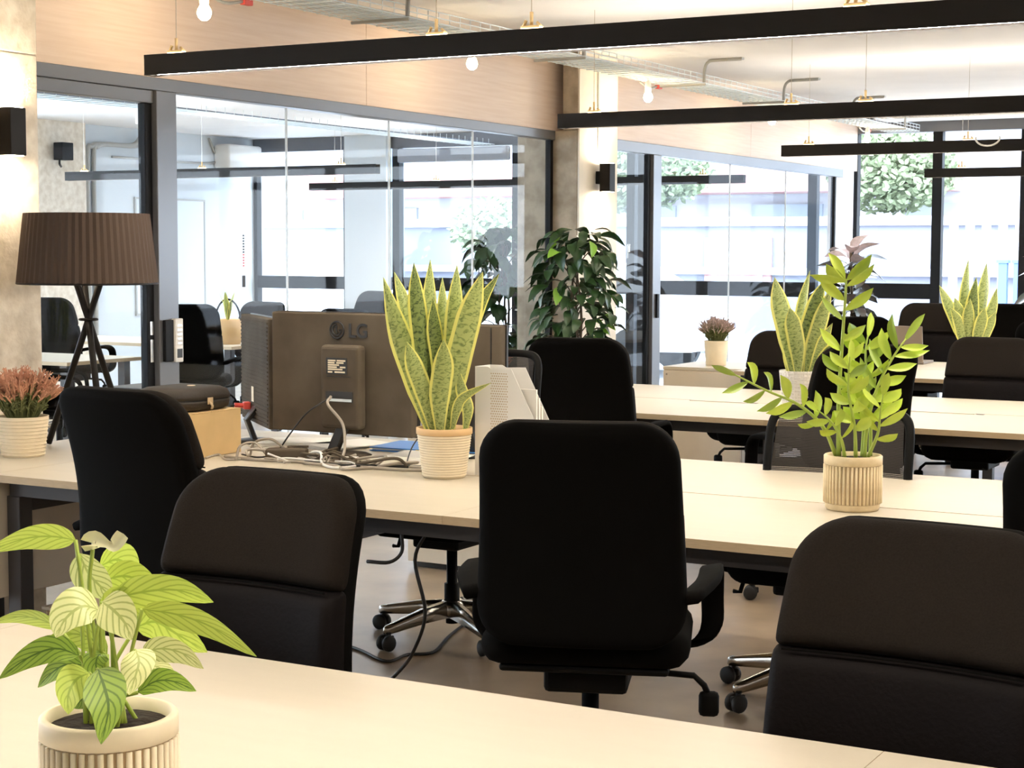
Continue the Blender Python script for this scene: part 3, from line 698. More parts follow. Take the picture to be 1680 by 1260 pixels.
# ------------------------------------------------------------------ pots and plants
def pot_striped(t, r0, r1, h, rows=16):
    prof = [(0, 0), (r0*.96, 0), (r0, .006)]; mi = [0, 0]
    zb = h*.86
    for i in range(rows):
        z = .006+(zb-.006)*(i+.5)/rows; r = r0+(r1-r0)*z/h; dz = (zb-.006)/rows/2
        prof += [(r, z-dz*.9), (r+.0022, z-dz*.4), (r+.0022, z+dz*.4), (r, z+dz*.9)]; mi += [1, 0, 0, 0]
    prof += [(r1, zb+.002), (r1+.002, zb+.004), (r1+.002, h), (r1-.008, h), (r1-.010, h-.03)]; mi += [1, 2, 2, 2, 2]
    b = B(); lathe(b, prof, 48, mi=mi); obj('pot', b, ['pot_cream', 'pot_groove', 'pot_tan'], t, True)
    b = B(); lathe(b, [(r1-.009, h-.028), (r1*.5, h-.020), (0, h-.022)], 24); obj('soil', b, 'soil', t, True)
def pot_ribbed(t, r, h, ribs=44, m='pot_ribbed'):
    b = B(); lathe(b, [(0, 0), (r*.88, 0), (r*.93, .008), (r*.93, .016), (r*.955, .02), (r*.955, h-.028), (r, h-.026), (r, h-.003), (r-.003, h), (r-.009, h), (r-.010, h-.03)], 56, mi=[0, 0, 0, 0, 1, 0, 0, 0, 0, 0]); obj('pot', b, [m, 'pot_groove'], t, True)
    ro = None
    for k in range(ribs):
        if ro is None:
            b = B(); tube(b, [(r*.955, 0, .022), (r*.962, 0, .05), (r*.962, 0, h-.029)], .0042, 6); ro = obj('rib', b, m, t, True)
        else: inst('rib', ro.data, t, rot=(0, 0, 2*pi*k/ribs))
    b = B(); lathe(b, [(r-.0095, h-.016), (r*.5, h-.009), (0, h-.011)], 24); obj('soil', b, 'soil', t, True)
def snake_prof(tt): return (.42+.58*min(1, tt/.35))*(1 if tt < .62 else max(.02, 1-((tt-.62)/.38)**1.6))
def snake_plant(label, c, leaves, pot, h):
    """leaves: list of (pixel pts, width m, depth offset, tip offset)"""
    t = thing('snake_plant', label, 'plant', c); pot(t)
    for k_, (pts, w, d0, d1) in enumerate(leaves):
        n = len(pts)-1; P = [at_plane(x, y, c, d0+(d1-d0)*i/n)-Vector(c) for i, (x, y) in enumerate(pts)]
        wd = RGT*cos(.35+d0*5)+Vector((FWD.x, FWD.y, 0))*sin(.35+d0*5)
        b = B(); leaf_bm(b, P, w*1.25, wd, fold=.30, prof=snake_prof, n=16, flip=1); obj('leaf', b, 'snake_dark' if k_ % 5 == 2 else 'snake', t)
    return t
SL = [([(707, 706), (690, 640), (660, 555), (629, 455)], .072, .01, .05), ([(712, 704), (690, 600), (668, 505), (647, 446)], .050, .05, .09), ([(706, 704), (697, 600), (686, 500), (679, 431)], .056, .02, .00),
 ([(716, 704), (712, 600), (707, 500), (706, 425)], .050, .05, .06), ([(724, 704), (727, 600), (728, 520), (726, 455)], .046, .06, .10), ([(732, 704), (742, 600), (748, 510), (750, 434)], .058, .04, .04),
 ([(734, 706), (748, 620), (772, 520), (792, 446)], .076, .0, -.02), ([(742, 704), (760, 600), (785, 510), (819, 449)], .050, .04, .06), ([(722, 708), (722, 650), (728, 600), (728, 556)], .060, -.04, -.05),
 ([(711, 707), (698, 650), (680, 600), (667, 560)], .052, -.02, -.05), ([(764, 704), (768, 670), (758, 640), (752, 605)], .036, -.01, -.0), ([(742, 704), (750, 672), (762, 652), (806, 628)], .030, -.02, -.03),
 ([(728, 704), (722, 600), (714, 540), (711, 490)], .048, .02, .02), ([(736, 704), (740, 620), (752, 560), (768, 505)], .050, .02, .05), ([(718, 705), (706, 620), (697, 560), (690, 520)], .040, .03, .05)]
c1 = Vector((-2.985, 4.885, .7355))
snake_plant('tall snake plant in the ringed cream pot beside the monitor', c1, SL, lambda t: pot_striped(t, .072, .093, .168), .168)
c2 = Vector((-2.71, 7.65, .7355))
def pot_woven(t):
    b = B(); lathe(b, [(0, 0), (.078, 0), (.100, .205), (.093, .205), (.090, .17)], 40); obj('pot', b, 'pot_white', t, True)
    for i in range(13): z = .01+i*.0155; r = .079+.0215*z/.205; b = B(); tube(b, [(r*cos(2*pi*k/40), r*sin(2*pi*k/40), z) for k in range(41)], .0035, 4, caps=False); obj('weave_ring', b, 'pot_white', t)
    for k in range(40): a = 2*pi*k/40; b = B(); tube(b, [(.0795*cos(a), .0795*sin(a), .004), (.1015*cos(a), .1015*sin(a), .204)], .0022, 4); obj('weave_rib', b, 'pot_white', t)
    b = B(); lathe(b, [(.09, .178), (.05, .186), (0, .186)], 20); obj('soil', b, 'soil', t, True)
S2 = [([(1302, 612), (1296, 560), (1282, 500), (1271, 455)], .085, 0, .03), ([(1306, 612), (1310, 560), (1318, 500), (1329, 444)], .060, .06, .08), ([(1316, 612), (1322, 560), (1340, 500), (1352, 460)], .075, .0, .02),
 ([(1324, 612), (1335, 570), (1350, 520), (1364, 472)], .070, .0, .0), ([(1310, 613), (1309, 570), (1302, 530), (1296, 505)], .07, -.03, -.03), ([(1330, 612), (1342, 590), (1352, 560), (1366, 530)], .05, -.02, .0), ([(1296, 612), (1296, 580), (1306, 540), (1312, 520)], .06, .03, .05), ([(1336, 612), (1350, 590), (1362, 575), (1376, 565)], .045, -.03, -.04)]
snake_plant('snake plant in the woven white pot on the third desk row', c2, S2, pot_woven, .2)
c3 = Vector((-2.83, 11.25, .7355))
S3 = [([(1585, 572), (1575, 540), (1558, 500), (1541, 468)], .075, 0, .03), ([(1588, 572), (1582, 530), (1585, 480), (1589, 425)], .075, .03, .05), ([(1594, 572), (1596, 540), (1597, 500), (1602, 455)], .085, -.02, -.02), ([(1598, 572), (1606, 530), (1615, 480), (1619, 431)], .085, .02, .03),
 ([(1603, 572), (1612, 545), (1628, 510), (1636, 472)], .07, -.02, .0), ([(1606, 572), (1617, 550), (1626, 530), (1634, 512)], .06, -.04, -.04), ([(1590, 572), (1586, 540), (1575, 510), (1566, 488)], .07, -.03, -.02), ([(1596, 572), (1600, 530), (1608, 490), (1612, 462)], .05, .06, .08), ([(1582, 572), (1578, 550), (1572, 525), (1560, 505)], .06, -.05, -.05), ([(1600, 572), (1606, 548), (1612, 525), (1616, 505)], .07, -.05, -.06), ([(1592, 572), (1590, 545), (1590, 515), (1592, 490)], .07, -.04, -.05)]
snake_plant('far snake plant rising above the padded chair at the right', c3, S3, lambda t: pot_striped(t, .075, .095, .17), .17)

# glossy leaved zz plant
cz = Vector((-1.565, 4.885, .7355))
t = thing('zz_plant', 'glossy zz plant in the ribbed tan pot on the desk', 'plant', cz); pot_ribbed(t, .086, .163)
def zz_prof(tt): return (sin(pi*min(1, max(0, tt))**.8))**1.0 if 0 < tt < 1 else .02
def zz_stem(px, d0, d1, leaves, lw=.030, ll=.10, r=.006, start=.25, fan=1.0):
    n = len(px)-1; P = [at_plane(x, y, cz, d0+(d1-d0)*i/n)-cz for i, (x, y) in enumerate(px)]; C = bez(P, 24); m = len(C)-1
    b = B(); tube(b, C, r, 7, rs=[r*(1.15-.75*i/m) for i in range(m+1)]); st = obj('stem', b, 'stem_green', t, True)
    fd = Vector((FWD.x, FWD.y, 0)).normalized()
    for k in range(leaves):
        f = start+(1-start)*(k+.4)/leaves; i = min(m, int(f*m)); p = C[i]; d = (C[min(i+1, m)]-C[max(i-1, 0)]).normalized()
        side = d.cross(fd).normalized()*(1 if k % 2 else -1)
        if k == leaves-1: side = d
        L = ll*random.uniform(.9, 1.3)*(1-.25*abs(f-.6)); out = (d*.75+side*.75*fan+fd*random.uniform(-.5, .35)).normalized()
        tip = p+out*L+Vector((0, 0, -.006)); mid = p+out*L*.5+side*.012
        wd = (out.cross(fd)*random.uniform(.6, 1)+fd*random.uniform(-.7, .7)).normalized()
        b = B(); leaf_bm(b, [p, mid, tip], lw*random.uniform(.8, 1.1), wd, fold=.3, n=8, prof=zz_prof); obj('leaf', b, 'zz_dark' if random.random() < .28 else 'zz_leaf', st)
zz_stem([(1376, 748), (1376, 660), (1382, 560), (1388, 470), (1387, 458)], 0, -.01, 13, .034, .095, .0065, .30)
zz_stem([(1372, 748), (1350, 700), (1310, 664), (1256, 640), (1200, 612)], .01, -.05, 13, .030, .085, .006, .22)
zz_stem([(1418, 750), (1424, 690), (1442, 630), (1466, 585), (1486, 556)], .0, .03, 12, .028, .095, .006, .25)
zz_stem([(1428, 748), (1428, 690), (1424, 630), (1420, 580), (1424, 550)], .03, .05, 11, .034, .085, .0055, .25)
zz_stem([(1404, 750), (1402, 700), (1392, 640), (1394, 585)], -.02, -.06, 9, .034, .08, .0055, .3)
zz_stem([(1414, 750), (1416, 700), (1408, 650), (1400, 610)], .04, .08, 8, .032, .08, .005, .3)
zz_stem([(1386, 750), (1380, 720), (1362, 690), (1340, 672)], -.02, -.07, 6, .028, .07, .005, .3)
zz_stem([(1424, 750), (1440, 712), (1444, 680), (1450, 640)], -.02, -.04, 8, .030, .085, .005, .25)

# peace lily in the foreground
cp = Vector((-1.467, 1.593, .7355))
t = thing('peace_lily', 'peace lily with broad veined leaves in the nearest ribbed pot', 'plant', cp); pot_ribbed(t, .086, .183, 46, 'pot_cream')
base = cp+Vector((0, 0, .165))
LF = [  # stalk start px, leaf px points, width, depth, material
 ([(124, 886), (85, 880), (40, 884), (-25, 906)], .021, -.02, 'lily_leaf'), ([(130, 908), (145, 940), (165, 962), (186, 982)], .030, .01, 'lily_pale'), ([(163, 930), (190, 918), (210, 928), (226, 948)], .030, .05, 'lily_leaf'),
 ([(165, 955), (200, 945), (230, 952), (262, 966)], .028, .04, 'lily_leaf'), ([(182, 985), (230, 972), (290, 968), (350, 988)], .026, -.01, 'lily_leaf'), ([(233, 1000), (290, 1008), (350, 1030), (421, 1077)], .023, -.03, 'lily_leaf'),
 ([(222, 1030), (255, 1020), (290, 1040), (340, 1070)], .032, .03, 'lily_leaf'), ([(163, 1000), (135, 995), (108, 1015), (92, 1046)], .036, -.04, 'lily_pale'), ([(167, 988), (185, 1000), (205, 1022), (216, 1050)], .032, -.05, 'lily_pale'),
 ([(97, 1030), (65, 1016), (30, 1012), (-15, 1022)], .013, .06, 'lily_leaf'), ([(176, 1074), (150, 1048), (120, 1040), (80, 1046)], .022, .03, 'lily_leaf'), ([(130, 1075), (90, 1064), (45, 1080), (-2, 1114)], .022, -.02, 'lily_dark'),
 ([(144, 1092), (110, 1090), (85, 1104), (62, 1128)], .020, .02, 'lily_dark'), ([(146, 1104), (125, 1115), (112, 1140), (112, 1172)], .028, -.05, 'lily_leaf'), ([(234, 1072), (265, 1064), (300, 1072), (334, 1097)], .022, -.01, 'lily_pale'),
 ([(222, 1066), (228, 1085), (222, 1110), (212, 1140)], .027, -.06, 'lily_pale'), ([(226, 1136), (255, 1118), (285, 1118), (322, 1134)], .020, .0, 'lily_dark'), ([(160, 1098), (172, 1130), (178, 1165), (166, 1221)], .034, -.085, 'lily_dark'),
 ([(150, 1140), (140, 1142), (130, 1152), (121, 1162)], .018, .0, 'lily_dark'), ([(178, 1010), (196, 990), (214, 1000), (232, 1020)], .034, .0, 'lily_leaf'), ([(240, 1095), (256, 1093), (272, 1102), (287, 1112)], .016, .05, 'lily_pale'), ([(170, 1070), (160, 1078), (158, 1095), (168, 1108)], .022, -.02, 'lily_dark')]
for i, (px, w, dep, m) in enumerate(LF):
    n = len(px)-1; out = dep*1.0
    P = [at_plane(x, y, cp, dep*(1+.35*j))-cp for j, (x, y) in enumerate(px)]
    s0 = Vector((random.uniform(-.03, .03), random.uniform(-.03, .03), .163))
    b = B(); tube(b, bez([s0, s0.lerp(P[0], .5)+Vector((0, 0, .012)), P[0]], 8), .0026, 6, rs=[.0030]*3+[.0026]*20); st = obj('stalk', b, 'stem_green', t, True)
    d = (P[-1]-P[0]).normalized(); fd = Vector((FWD.x, FWD.y, -.1)).normalized()
    wd = d.cross(fd)*.9+fd*random.uniform(-.35, .35)
    b = B(); leaf_bm(b, P, w*2.0*(.78 if w > .03 else .78), wd, fold=.15, n=15, prof=lambda tt: (sin(pi*tt**.75))**.75 if 0 < tt < 1 else .02); obj('leaf', b, m, st)
# its pale spathe
P = [at_plane(x, y, cp, -.01)-cp for x, y in ((152, 902), (150, 890), (158, 884), (172, 890), (186, 896), (196, 886), (203, 876))]
b = B(); leaf_bm(b, P, .026, UPV, fold=.5, n=18, prof=lambda tt: .35+.65*abs(cos(pi*(tt-.22)*1.45))*(1-.5*tt)); sp_ = obj('spathe', b, 'spathe', t)
b = B(); tube(b, bez([Vector((.0, .0, .163)), at_plane(148, 985, cp, 0)-cp, P[0]], 8), .0028, 6); obj('spathe_stalk', b, 'stem_green', t, True)

# heathers
def heather(label, c, pr, ph, fh, fr, tipm, n=220, woven=True):
    t = thing('potted_heather', label, 'plant', c, 0, 'potted heathers')
    b = B(); lathe(b, [(0, 0), (pr*.80, 0), (pr*.82, .004), (pr, ph), (pr-.006, ph), (pr-.008, ph-.02)], 32); po = obj('pot', b, 'pot_cream', t, True)
    if woven:
        for i in range(11): z = ph*(i+.6)/11.5; r = pr*(.82+.18*z/ph); b = B(); tube(b, [(r*cos(2*pi*k/32), r*sin(2*pi*k/32), z) for k in range(33)], .0026, 4, caps=False); obj('weave_ring', b, 'pot_cream', po)
    b = B(); lathe(b, [(pr-.007, ph-.018), (0, ph-.012)], 20); obj('soil', b, 'soil', t, True)
    g, f = B(), B(); rnd = random.Random(hash(label) % 1000 if False else int(c[0]*-100))
    for i in range(n):
        a = rnd.uniform(0, 2*pi); q = rnd.random()**.6; s0 = Vector((pr*.55*q*cos(a), pr*.55*q*sin(a), ph-.012))
        e = Vector((fr*q*cos(a), fr*q*sin(a), ph+fh*rnd.uniform(.55, 1)*(1-.25*q*q))); mid = s0.lerp(e, .5)+Vector((0, 0, .02))
        tube(g, [s0, mid], .0016, 3, caps=False); tube(f, [mid, mid.lerp(e, .5), e], .004, 4, rs=[.0022, .0050, .0012])
        for k in range(5):
            p = mid.lerp(e, k/5); o_ = Vector((rnd.uniform(-1, 1), rnd.uniform(-1, 1), rnd.uniform(.2, 1))).normalized()*.018
            tube(f if k > 1 else g, [p, p+o_], .0022, 3, caps=False)
        for k in range(4):
            p = s0.lerp(mid, .4+k/6); o_ = Vector((rnd.uniform(-1, 1), rnd.uniform(-1, 1), rnd.uniform(.2, 1))).normalized()*.022
            tube(g, [p, p+o_], .0022, 3, caps=False)
    o = obj('green_sprigs', g, 'heather_green', t); o['kind'] = 'stuff'
    o = obj('flower_sprigs', f, tipm, t); o['kind'] = 'stuff'
    return t
heather('rust pink heather in a ribbed cream pot at the left edge', (-4.635, 4.60, .7355), .094, .148, .19, .15, 'heather_pink', 300)
heather('mauve heather in a small cream pot on the far cabinet', (-4.36, 10.62, .7355), .082, .165, .17, .13, 'heather_mauve', 240, False)
heather('pink heather mostly hidden behind the monitors', (-4.06, 7.05, .7355), .075, .14, .22, .12, 'heather_pink', 160, False)
heather('pinkish heather beside the dark rubber plant', (-3.72, 13.45, .7355), .09, .13, .22, .15, 'heather_mauve', 200, False)

# ficus trees and rubber plants: leaves share a few meshes
def leaf_mesh(name, L, w, m, droop=.25):
    b = B(); leaf_bm(b, [(0, 0, 0), (L*.5, 0, .06*L), (L, 0, -droop*L)], w, (0, 1, 0), fold=.2, n=6)
    me = bpy.data.meshes.new(name); b.to_mesh(me); b.free(); me.materials.append(MATS[m]); return me
FL = [leaf_mesh('ficus_leaf', L, w, m) for L, w, m in ((.085, .042, 'ficus_leaf'), (.10, .046, 'ficus_leaf'), (.07, .036, 'ficus_leaf'))]; FN = leaf_mesh('ficus_new_leaf', .085, .042, 'ficus_new')
def ficus(label, c, htop, hbot, rad, n, seed, new=.03, lean=0, sc=1.0):
    rnd = random.Random(seed); t = thing('ficus_tree', label, 'plant', c, 0, 'ficus trees')
    b = B(); lathe(b, [(0, .001), (.14, .001), (.18, .34), (.17, .34), (.165, .30), (0, .30)], 32); obj('pot', b, 'steel_dark', t, True)
    for k in range(3):
        a = 2.1*k; b = B(); P = bez([(.03*cos(a), .03*sin(a), .29), (.05*cos(a+1), .05*sin(a+1), .7), (.04*cos(a+2), .04*sin(a+2), 1.1), (lean+.02*cos(a), .02*sin(a), htop-.12)], 16); tube(b, P, .012, 7, rs=[.015-.010*i/(len(P)-1) for i in range(len(P))]); obj('trunk', b, 'bark', t, True)
    for k in range(16):
        a = rnd.uniform(0, 2*pi); z = hbot+(htop-hbot)*(k+.5)/18; r = rad*.75
        b = B(); tube(b, bez([(0, 0, z-.12), (r*.5*cos(a), r*.5*sin(a), z-.02), (r*cos(a), r*sin(a), z)], 6), .004, 5); obj('branch', b, 'bark', t, True)
    for i in range(n):
        f = rnd.random(); z = hbot+(htop-hbot)*f; env = rad*(.55+.45*sin(pi*min(1, f*1.05)**.8)) if f < .8 else rad*(1.0-(f-.8)*2.6)
        a = rnd.uniform(0, 2*pi); r = env*rnd.uniform(.35, 1)**.7; ya = a+rnd.uniform(-.9, .9)
        me = FN if rnd.random() < new else rnd.choice(FL); s_ = sc*rnd.uniform(1.0, 1.45)
        inst('leaf', me, t, (r*cos(a)+lean*f, r*sin(a), z), (rnd.uniform(-.5, .5), rnd.uniform(.0, .9), ya), (s_, s_, s_))
    return t
ft = ficus('dense green ficus tree standing in front of the second pillar', (-4.64, 9.10, 0), 1.63, .78, .235, 292, 3, sc=1.2)
for px_ in ((1006, 512), (990, 520), (1000, 535), (978, 505), (985, 540), (1010, 528), (970, 495)):
    P = at_plane(px_[0]-18, px_[1]+6, (-4.62, 9.12, 1), -.05)-ft.location; inst('leaf', FN if px_[0] > 984 else FL[0], ft, P, (.4, .1, -.3))
ficus('dark leafy ficus behind the glass, left of the concrete pillar', (-5.78, 10.25, 0), 1.66, .45, .23, 300, 11, 0, sc=1.6)
RL = [leaf_mesh('rubber_leaf', L, w, 'rubber_leaf', .3) for L, w in ((.22, .10), (.26, .115), (.18, .085))]; RP = leaf_mesh('rubber_lit_leaf', .20, .085, 'heather_mauve', .2)  # RP: pinkish light on the top leaves is put into their colour
def rubber(label, c, h, n, seed, r=.10):
    rnd = random.Random(seed); t = thing('rubber_plant', label, 'plant', c, 0, 'rubber plants')
    b = B(); lathe(b, [(0, .001), (.15, .001), (.19, .36), (.18, .36), (.175, .31), (0, .31)], 32); obj('pot', b, 'pot_white', t, True)
    b = B(); tube(b, bez([(0, 0, .3), (.02, .01, .8), (0, 0, h)], 10), .014, 8); obj('trunk', b, 'bark', t, True)
    for i in range(n):
        f = i/(n-1); a = 2.4*i; z = .72+(h-.72)*f; up = -.9*f*f+.25
        inst('leaf', RP if f > .86 else RL[i % 3], t, (.015*cos(a), .015*sin(a), z), (rnd.uniform(-.5, .5), up+rnd.uniform(-.3, .3), a), (1.3, 1.5, 1.2))
    return t
rubber('dark rubber plant in the corner by the street window', (-4.74, 14.62, 0), 1.50, 46, 5)
rubber('rubber plant just inside the right picture edge', (-3.17, 15.2, 0), 1.42, 22, 6)

# ------------------------------------------------------------------ things on the second desk row
DZ = .7355
def text_mesh(txt, size, depth):
    cu = bpy.data.curves.new('lettering', 'FONT'); cu.body = txt; cu.size = size; cu.extrude = depth; cu.align_x = 'LEFT'; cu.offset = size*.018
    o = bpy.data.objects.new('tmp', cu); COL.objects.link(o); dg = bpy.context.evaluated_depsgraph_get(); me = bpy.data.meshes.new_from_object(o.evaluated_get(dg)); bpy.data.objects.remove(o); return me
# monitor seen from the back, local frame: x right, y towards its screen, z up
t = thing('monitor', 'dusty black monitor seen from behind with a round emblem', 'monitor', (-3.62, 5.20, DZ), 0)
b = B(); box(b, -.315, .315, -.012, .025, .083, .530, bev=.006); obj('casing', b, 'monitor', t)
bx('bezel', (-.318, .318, .0255, .040, .080, .533), 'monitor_dark', t, bev=.003)
b = B(); box(b, -.088, .088, -.062, -.0122, .105, .415, bev=.016, seg=3); hp = obj('rear_housing', b, 'monitor', t); hp.location.x = .03
bx('connector_bay', (-.060, .060, -.0645, -.0622, .205, .245), 'monitor_dark', hp); bx('port_row', (-.045, .055, -.0665, -.0646, .208, .218), 'galv', hp)
rl = bx('rating_label', (-.058, .034, -.0638, -.0622, .308, .368), 'monitor_dark', hp)
for i, (a, c, z_) in enumerate([(-.05, -.015, .358), (-.01, .028, .358), (-.05, -.02, .350), (-.012, .02, .350), (-.05, .0, .342), (-.05, -.01, .334), (.004, .028, .334), (-.05, .015, .326), (-.05, -.03, .316), (-.02, .026, .316)]): bx('print_line', (a, c, -.0643, -.0639, z_-.0028, z_+.0028), 'pot_cream', hp)
bx('label_groove', (-.055, .050, -.0634, -.0622, .298, .301), 'monitor_dark', hp)
Me = Matrix.Rotation(pi/2, 4, 'X')
tm = text_mesh('LG', .072, .0012); o = inst('lettering', tm, t, (.036, -.0135, .443), (pi/2, 0, 0)); tm.materials.append(MATS['monitor_dark'])
b = B(); tube(b, [(-.014+.031*cos(2*pi*k/32), -.0135, .468+.031*sin(2*pi*k/32)) for k in range(33)], .0036, 6, caps=False); em = obj('emblem_ring', b, 'monitor_dark', t)
b = B(); tube(b, [(-.014+.020*cos(a), -.014, .468+.020*sin(a)) for a in [pi*.52+(pi*1.48)*k/20 for k in range(21)]]+[(-.004, -.014, .468)], .003, 6); obj('emblem_arc', b, 'monitor_dark', em)
b = B(); tube(b, [(-.015, -.014, .484), (-.015, -.014, .457), (-.007, -.014, .457)], .003, 6); tube(b, [(-.025, -.0150, .477), (-.025, -.013, .477)], .0036, 8); obj('emblem_bars', b, 'monitor_dark', em)
b = B(); strap(b, [(.035, -.035, .125), (.012, -.045, .07), (-.012, -.05, .012)], .046, .030); obj('stand_neck', b, 'monitor_dark', t)
b = B(); lathe(b, [(0, .0), (.11, 0), (.115, .004), (.10, .010), (.04, .016), (0, .018)], 32, c=(0, -.01, 0)); obj('stand_foot', b, 'monitor', t, True)
# second monitor, turned
Av, Bv = Vector((-3.965, 5.235, 0)), Vector((-4.37, 5.585, 0)); dv = (Bv-Av); ang = math.atan2(-dv.y, -dv.x)
t = thing('monitor', 'smaller textured monitor back turned left, with a red plug', 'monitor', ((Av+Bv).x/2, (Av+Bv).y/2, DZ), ang); hl = dv.length/2
b = B(); box(b, -hl, hl, -.018, .020, .075, .50, bev=.006); obj('casing', b, 'monitor', t)
for i in range(26): bx('ridge', (-hl+.012, hl-.012, -.0215, -.0182, .09+i*.0155, .096+i*.0155), 'monitor', t)
bx('sticker', (-.04, .0, -.0228, -.0217, .16, .22), 'pot_cream', t); bx('bezel', (-hl-.003, hl+.003, .0205, .034, .072, .503), 'monitor_dark', t, bev=.003)
b = B(); strap(b, [(0, -.01, .14), (0, -.05, .09), (0, -.02, .012)], .06, .02); obj('stand_neck', b, 'monitor_dark', t)
b = B(); lathe(b, [(0, 0), (.10, 0), (.10, .008), (.03, .014), (0, .014)], 28); obj('stand_foot', b, 'monitor_dark', t, True)
b = B(); box(b, -.09, -.055, -.05, -.0217, .125, .155, bev=.004); tube(b, [(-.075, -.05, .14), (-.075, -.085, .142)], .010, 8); o = obj('red_plug', b, 'red_plastic', t)
b = B(); tube(b, bez([(-.075, -.085, .142), (-.08, -.14, .12), (-.11, -.15, .04), (-.16, -.12, .008)], 12), .004, 6); obj('plug_lead', b, 'cable_black', t, True)
# third monitor behind the plant
t = thing('monitor', 'flat monitor back showing right of the snake plant leaves', 'monitor', (-3.20, 5.44, DZ), R(-3))
b = B(); box(b, -.13, .13, -.012, .022, .10, .488, bev=.005); obj('casing', b, 'monitor', t); bx('side_trim', (.085, .090, -.0135, -.0121, .11, .48), 'monitor_dark', t)
bx('bezel', (-.133, .133, .0225, .036, .097, .491), 'monitor_dark', t, bev=.003); b = B(); strap(b, [(0, -.012, .16), (0, -.03, .08), (0, .0, .012)], .05, .02); obj('stand_neck', b, 'monitor_dark', t)
b = B(); lathe(b, [(0, 0), (.10, 0), (.10, .008), (.03, .014), (0, .014)], 28); obj('stand_foot', b, 'monitor_dark', t, True)
# cardboard box and zipped case
t = thing('cardboard_box', 'tan cardboard box on the desk under the black case', 'box', (-4.17, 4.93, DZ))
b = B(); box(b, -.155, .155, -.17, .17, .001, .165, bev=.002); obj('carton', b, 'cardboard', t)
bx('lid_flap', (-.155, .155, -.003, .17, .1655, .168), 'cardboard', t); bx('lid_flap', (-.155, .155, -.17, -.006, .1655, .168), 'cardboard', t)
t = thing('zipped_case', 'rounded black zipped case lying on the cardboard box', 'case', (-4.165, 4.95, DZ+.1685))
def rr(bm, w, d, r, levels):
    rings = []
    for inset, z in levels:
        ring = []
        for cx_, cy_, a0 in ((1, 1, 0), (-1, 1, pi/2), (-1, -1, pi), (1, -1, 3*pi/2)):
            for k in range(7):
                a = a0+pi/2*k/6; rr_ = max(.002, r-inset*.6); ring.append(bm.verts.new((cx_*(w/2-r)+(rr_)*cos(a)-cx_*inset*.4, cy_*(d/2-r)+(rr_)*sin(a)-cy_*inset*.4, z)))
        rings.append(ring)
    n = len(rings[0])
    for a, c in zip(rings, rings[1:]):
        for k in range(n): bm.faces.new((a[k], a[(k+1) % n], c[(k+1) % n], c[k]))
    bm.faces.new(rings[0][::-1]); bm.faces.new(rings[-1])
b = B(); rr(b, .27, .30, .07, [(.02, .002), (.004, .012), (0, .03), (.0, .038)]); obj('lower_shell', b, 'case_black', t, True)
b = B(); rr(b, .27, .30, .07, [(.0, .044), (.0, .055), (.008, .074), (.03, .084), (.06, .086)]); obj('upper_shell', b, 'case_black', t, True)
b = B(); rr(b, .265, .295, .068, [(.0, .0382), (.0, .0438)]); z_ = obj('zip', b, 'rubber', t)
b = B(); box(b, .136, .140, -.03, .0, .025, .05, bev=.001); tube(b, bez([(.139, -.02, .034), (.152, -.02, .02), (.148, -.02, .008)], 6), .005, 6); obj('zip_pull', b, 'pot_groove', z_, True)
b = B(); lathe(b, [(0, .0865), (.016, .0865), (.014, .0885), (0, .0885)], 20, c=(.02, .02, 0)); obj('badge', b, 'pot_cream', t)
# perforated magazine file
t = thing('magazine_file', 'white perforated metal magazine file behind the central chair', 'file holder', (-2.79, 5.02, DZ), 0)
def file_side(y0, y1):
    b = B(); P = [(-.125, 0), (.125, 0), (.125, .11), (.118, .17), (.015, .365), (-.06, .362), (-.075, .37), (-.125, .37)]
    f = [b.verts.new((x, y0, z+.002)) for x, z in P]; k = [b.verts.new((x, y1, z+.002)) for x, z in P]; n = len(P)
    b.faces.new(f); b.faces.new(k[::-1])
    for i in range(n): b.faces.new((f[i], k[i], k[(i+1) % n], f[(i+1) % n]))
    bmesh.ops.recalc_face_normals(b, faces=b.faces); return b
obj('side_panel', file_side(-.05, -.0485), 'white_plastic', t); obj('side_panel', file_side(.0485, .05), 'white_plastic', t)
bx('spine', (-.125, -.1235, -.0484, .0484, .003, .372), 'white_plastic', t); bx('base_panel', (-.123, .125, -.0484, .0484, .002, .004), 'white_plastic', t); bx('front_lip', (.1235, .125, -.0484, .0484, .0045, .11), 'white_plastic', t)
b = B()
for i in range(8):
    for j in range(26):
        x = -.062+i*.0082+(.0041 if j % 2 else 0); z = .35-j*.0085
        q = [b.verts.new((x+.0024*cos(2*pi*k/6), -.0503, z+.0024*sin(2*pi*k/6))) for k in range(6)]; b.faces.new(q)
o = obj('perforations', b, 'pot_groove', t); o['kind'] = 'stuff'
for k in range(3): bx('document', (-.11, .10, -.03+k*.02, -.022+k*.02, .005, .30-k*.03), 'paper', t)
t = thing('tape_dispenser', 'small clear tape dispenser beside the magazine file', 'dispenser', (-2.63, 5.12, DZ)); 
b = B(); P = [(-.06, 0), (.07, 0), (.075, .06), (.06, .062), (.03, .03), (-.02, .035), (-.055, .06), (-.065, .05)]
f = [b.verts.new((x, -.015, z+.001)) for x, z in P]; k = [b.verts.new((x, .015, z+.001)) for x, z in P]; b.faces.new(f); b.faces.new(k[::-1])
for i in range(8): b.faces.new((f[i], k[i], k[(i+1) % 8], f[(i+1) % 8]))
bmesh.ops.recalc_face_normals(b, faces=b.faces); obj('body', b, 'plastic_clear', t); bx('cutter', (.066, .078, -.014, .014, .0625, .066), 'alu', t)
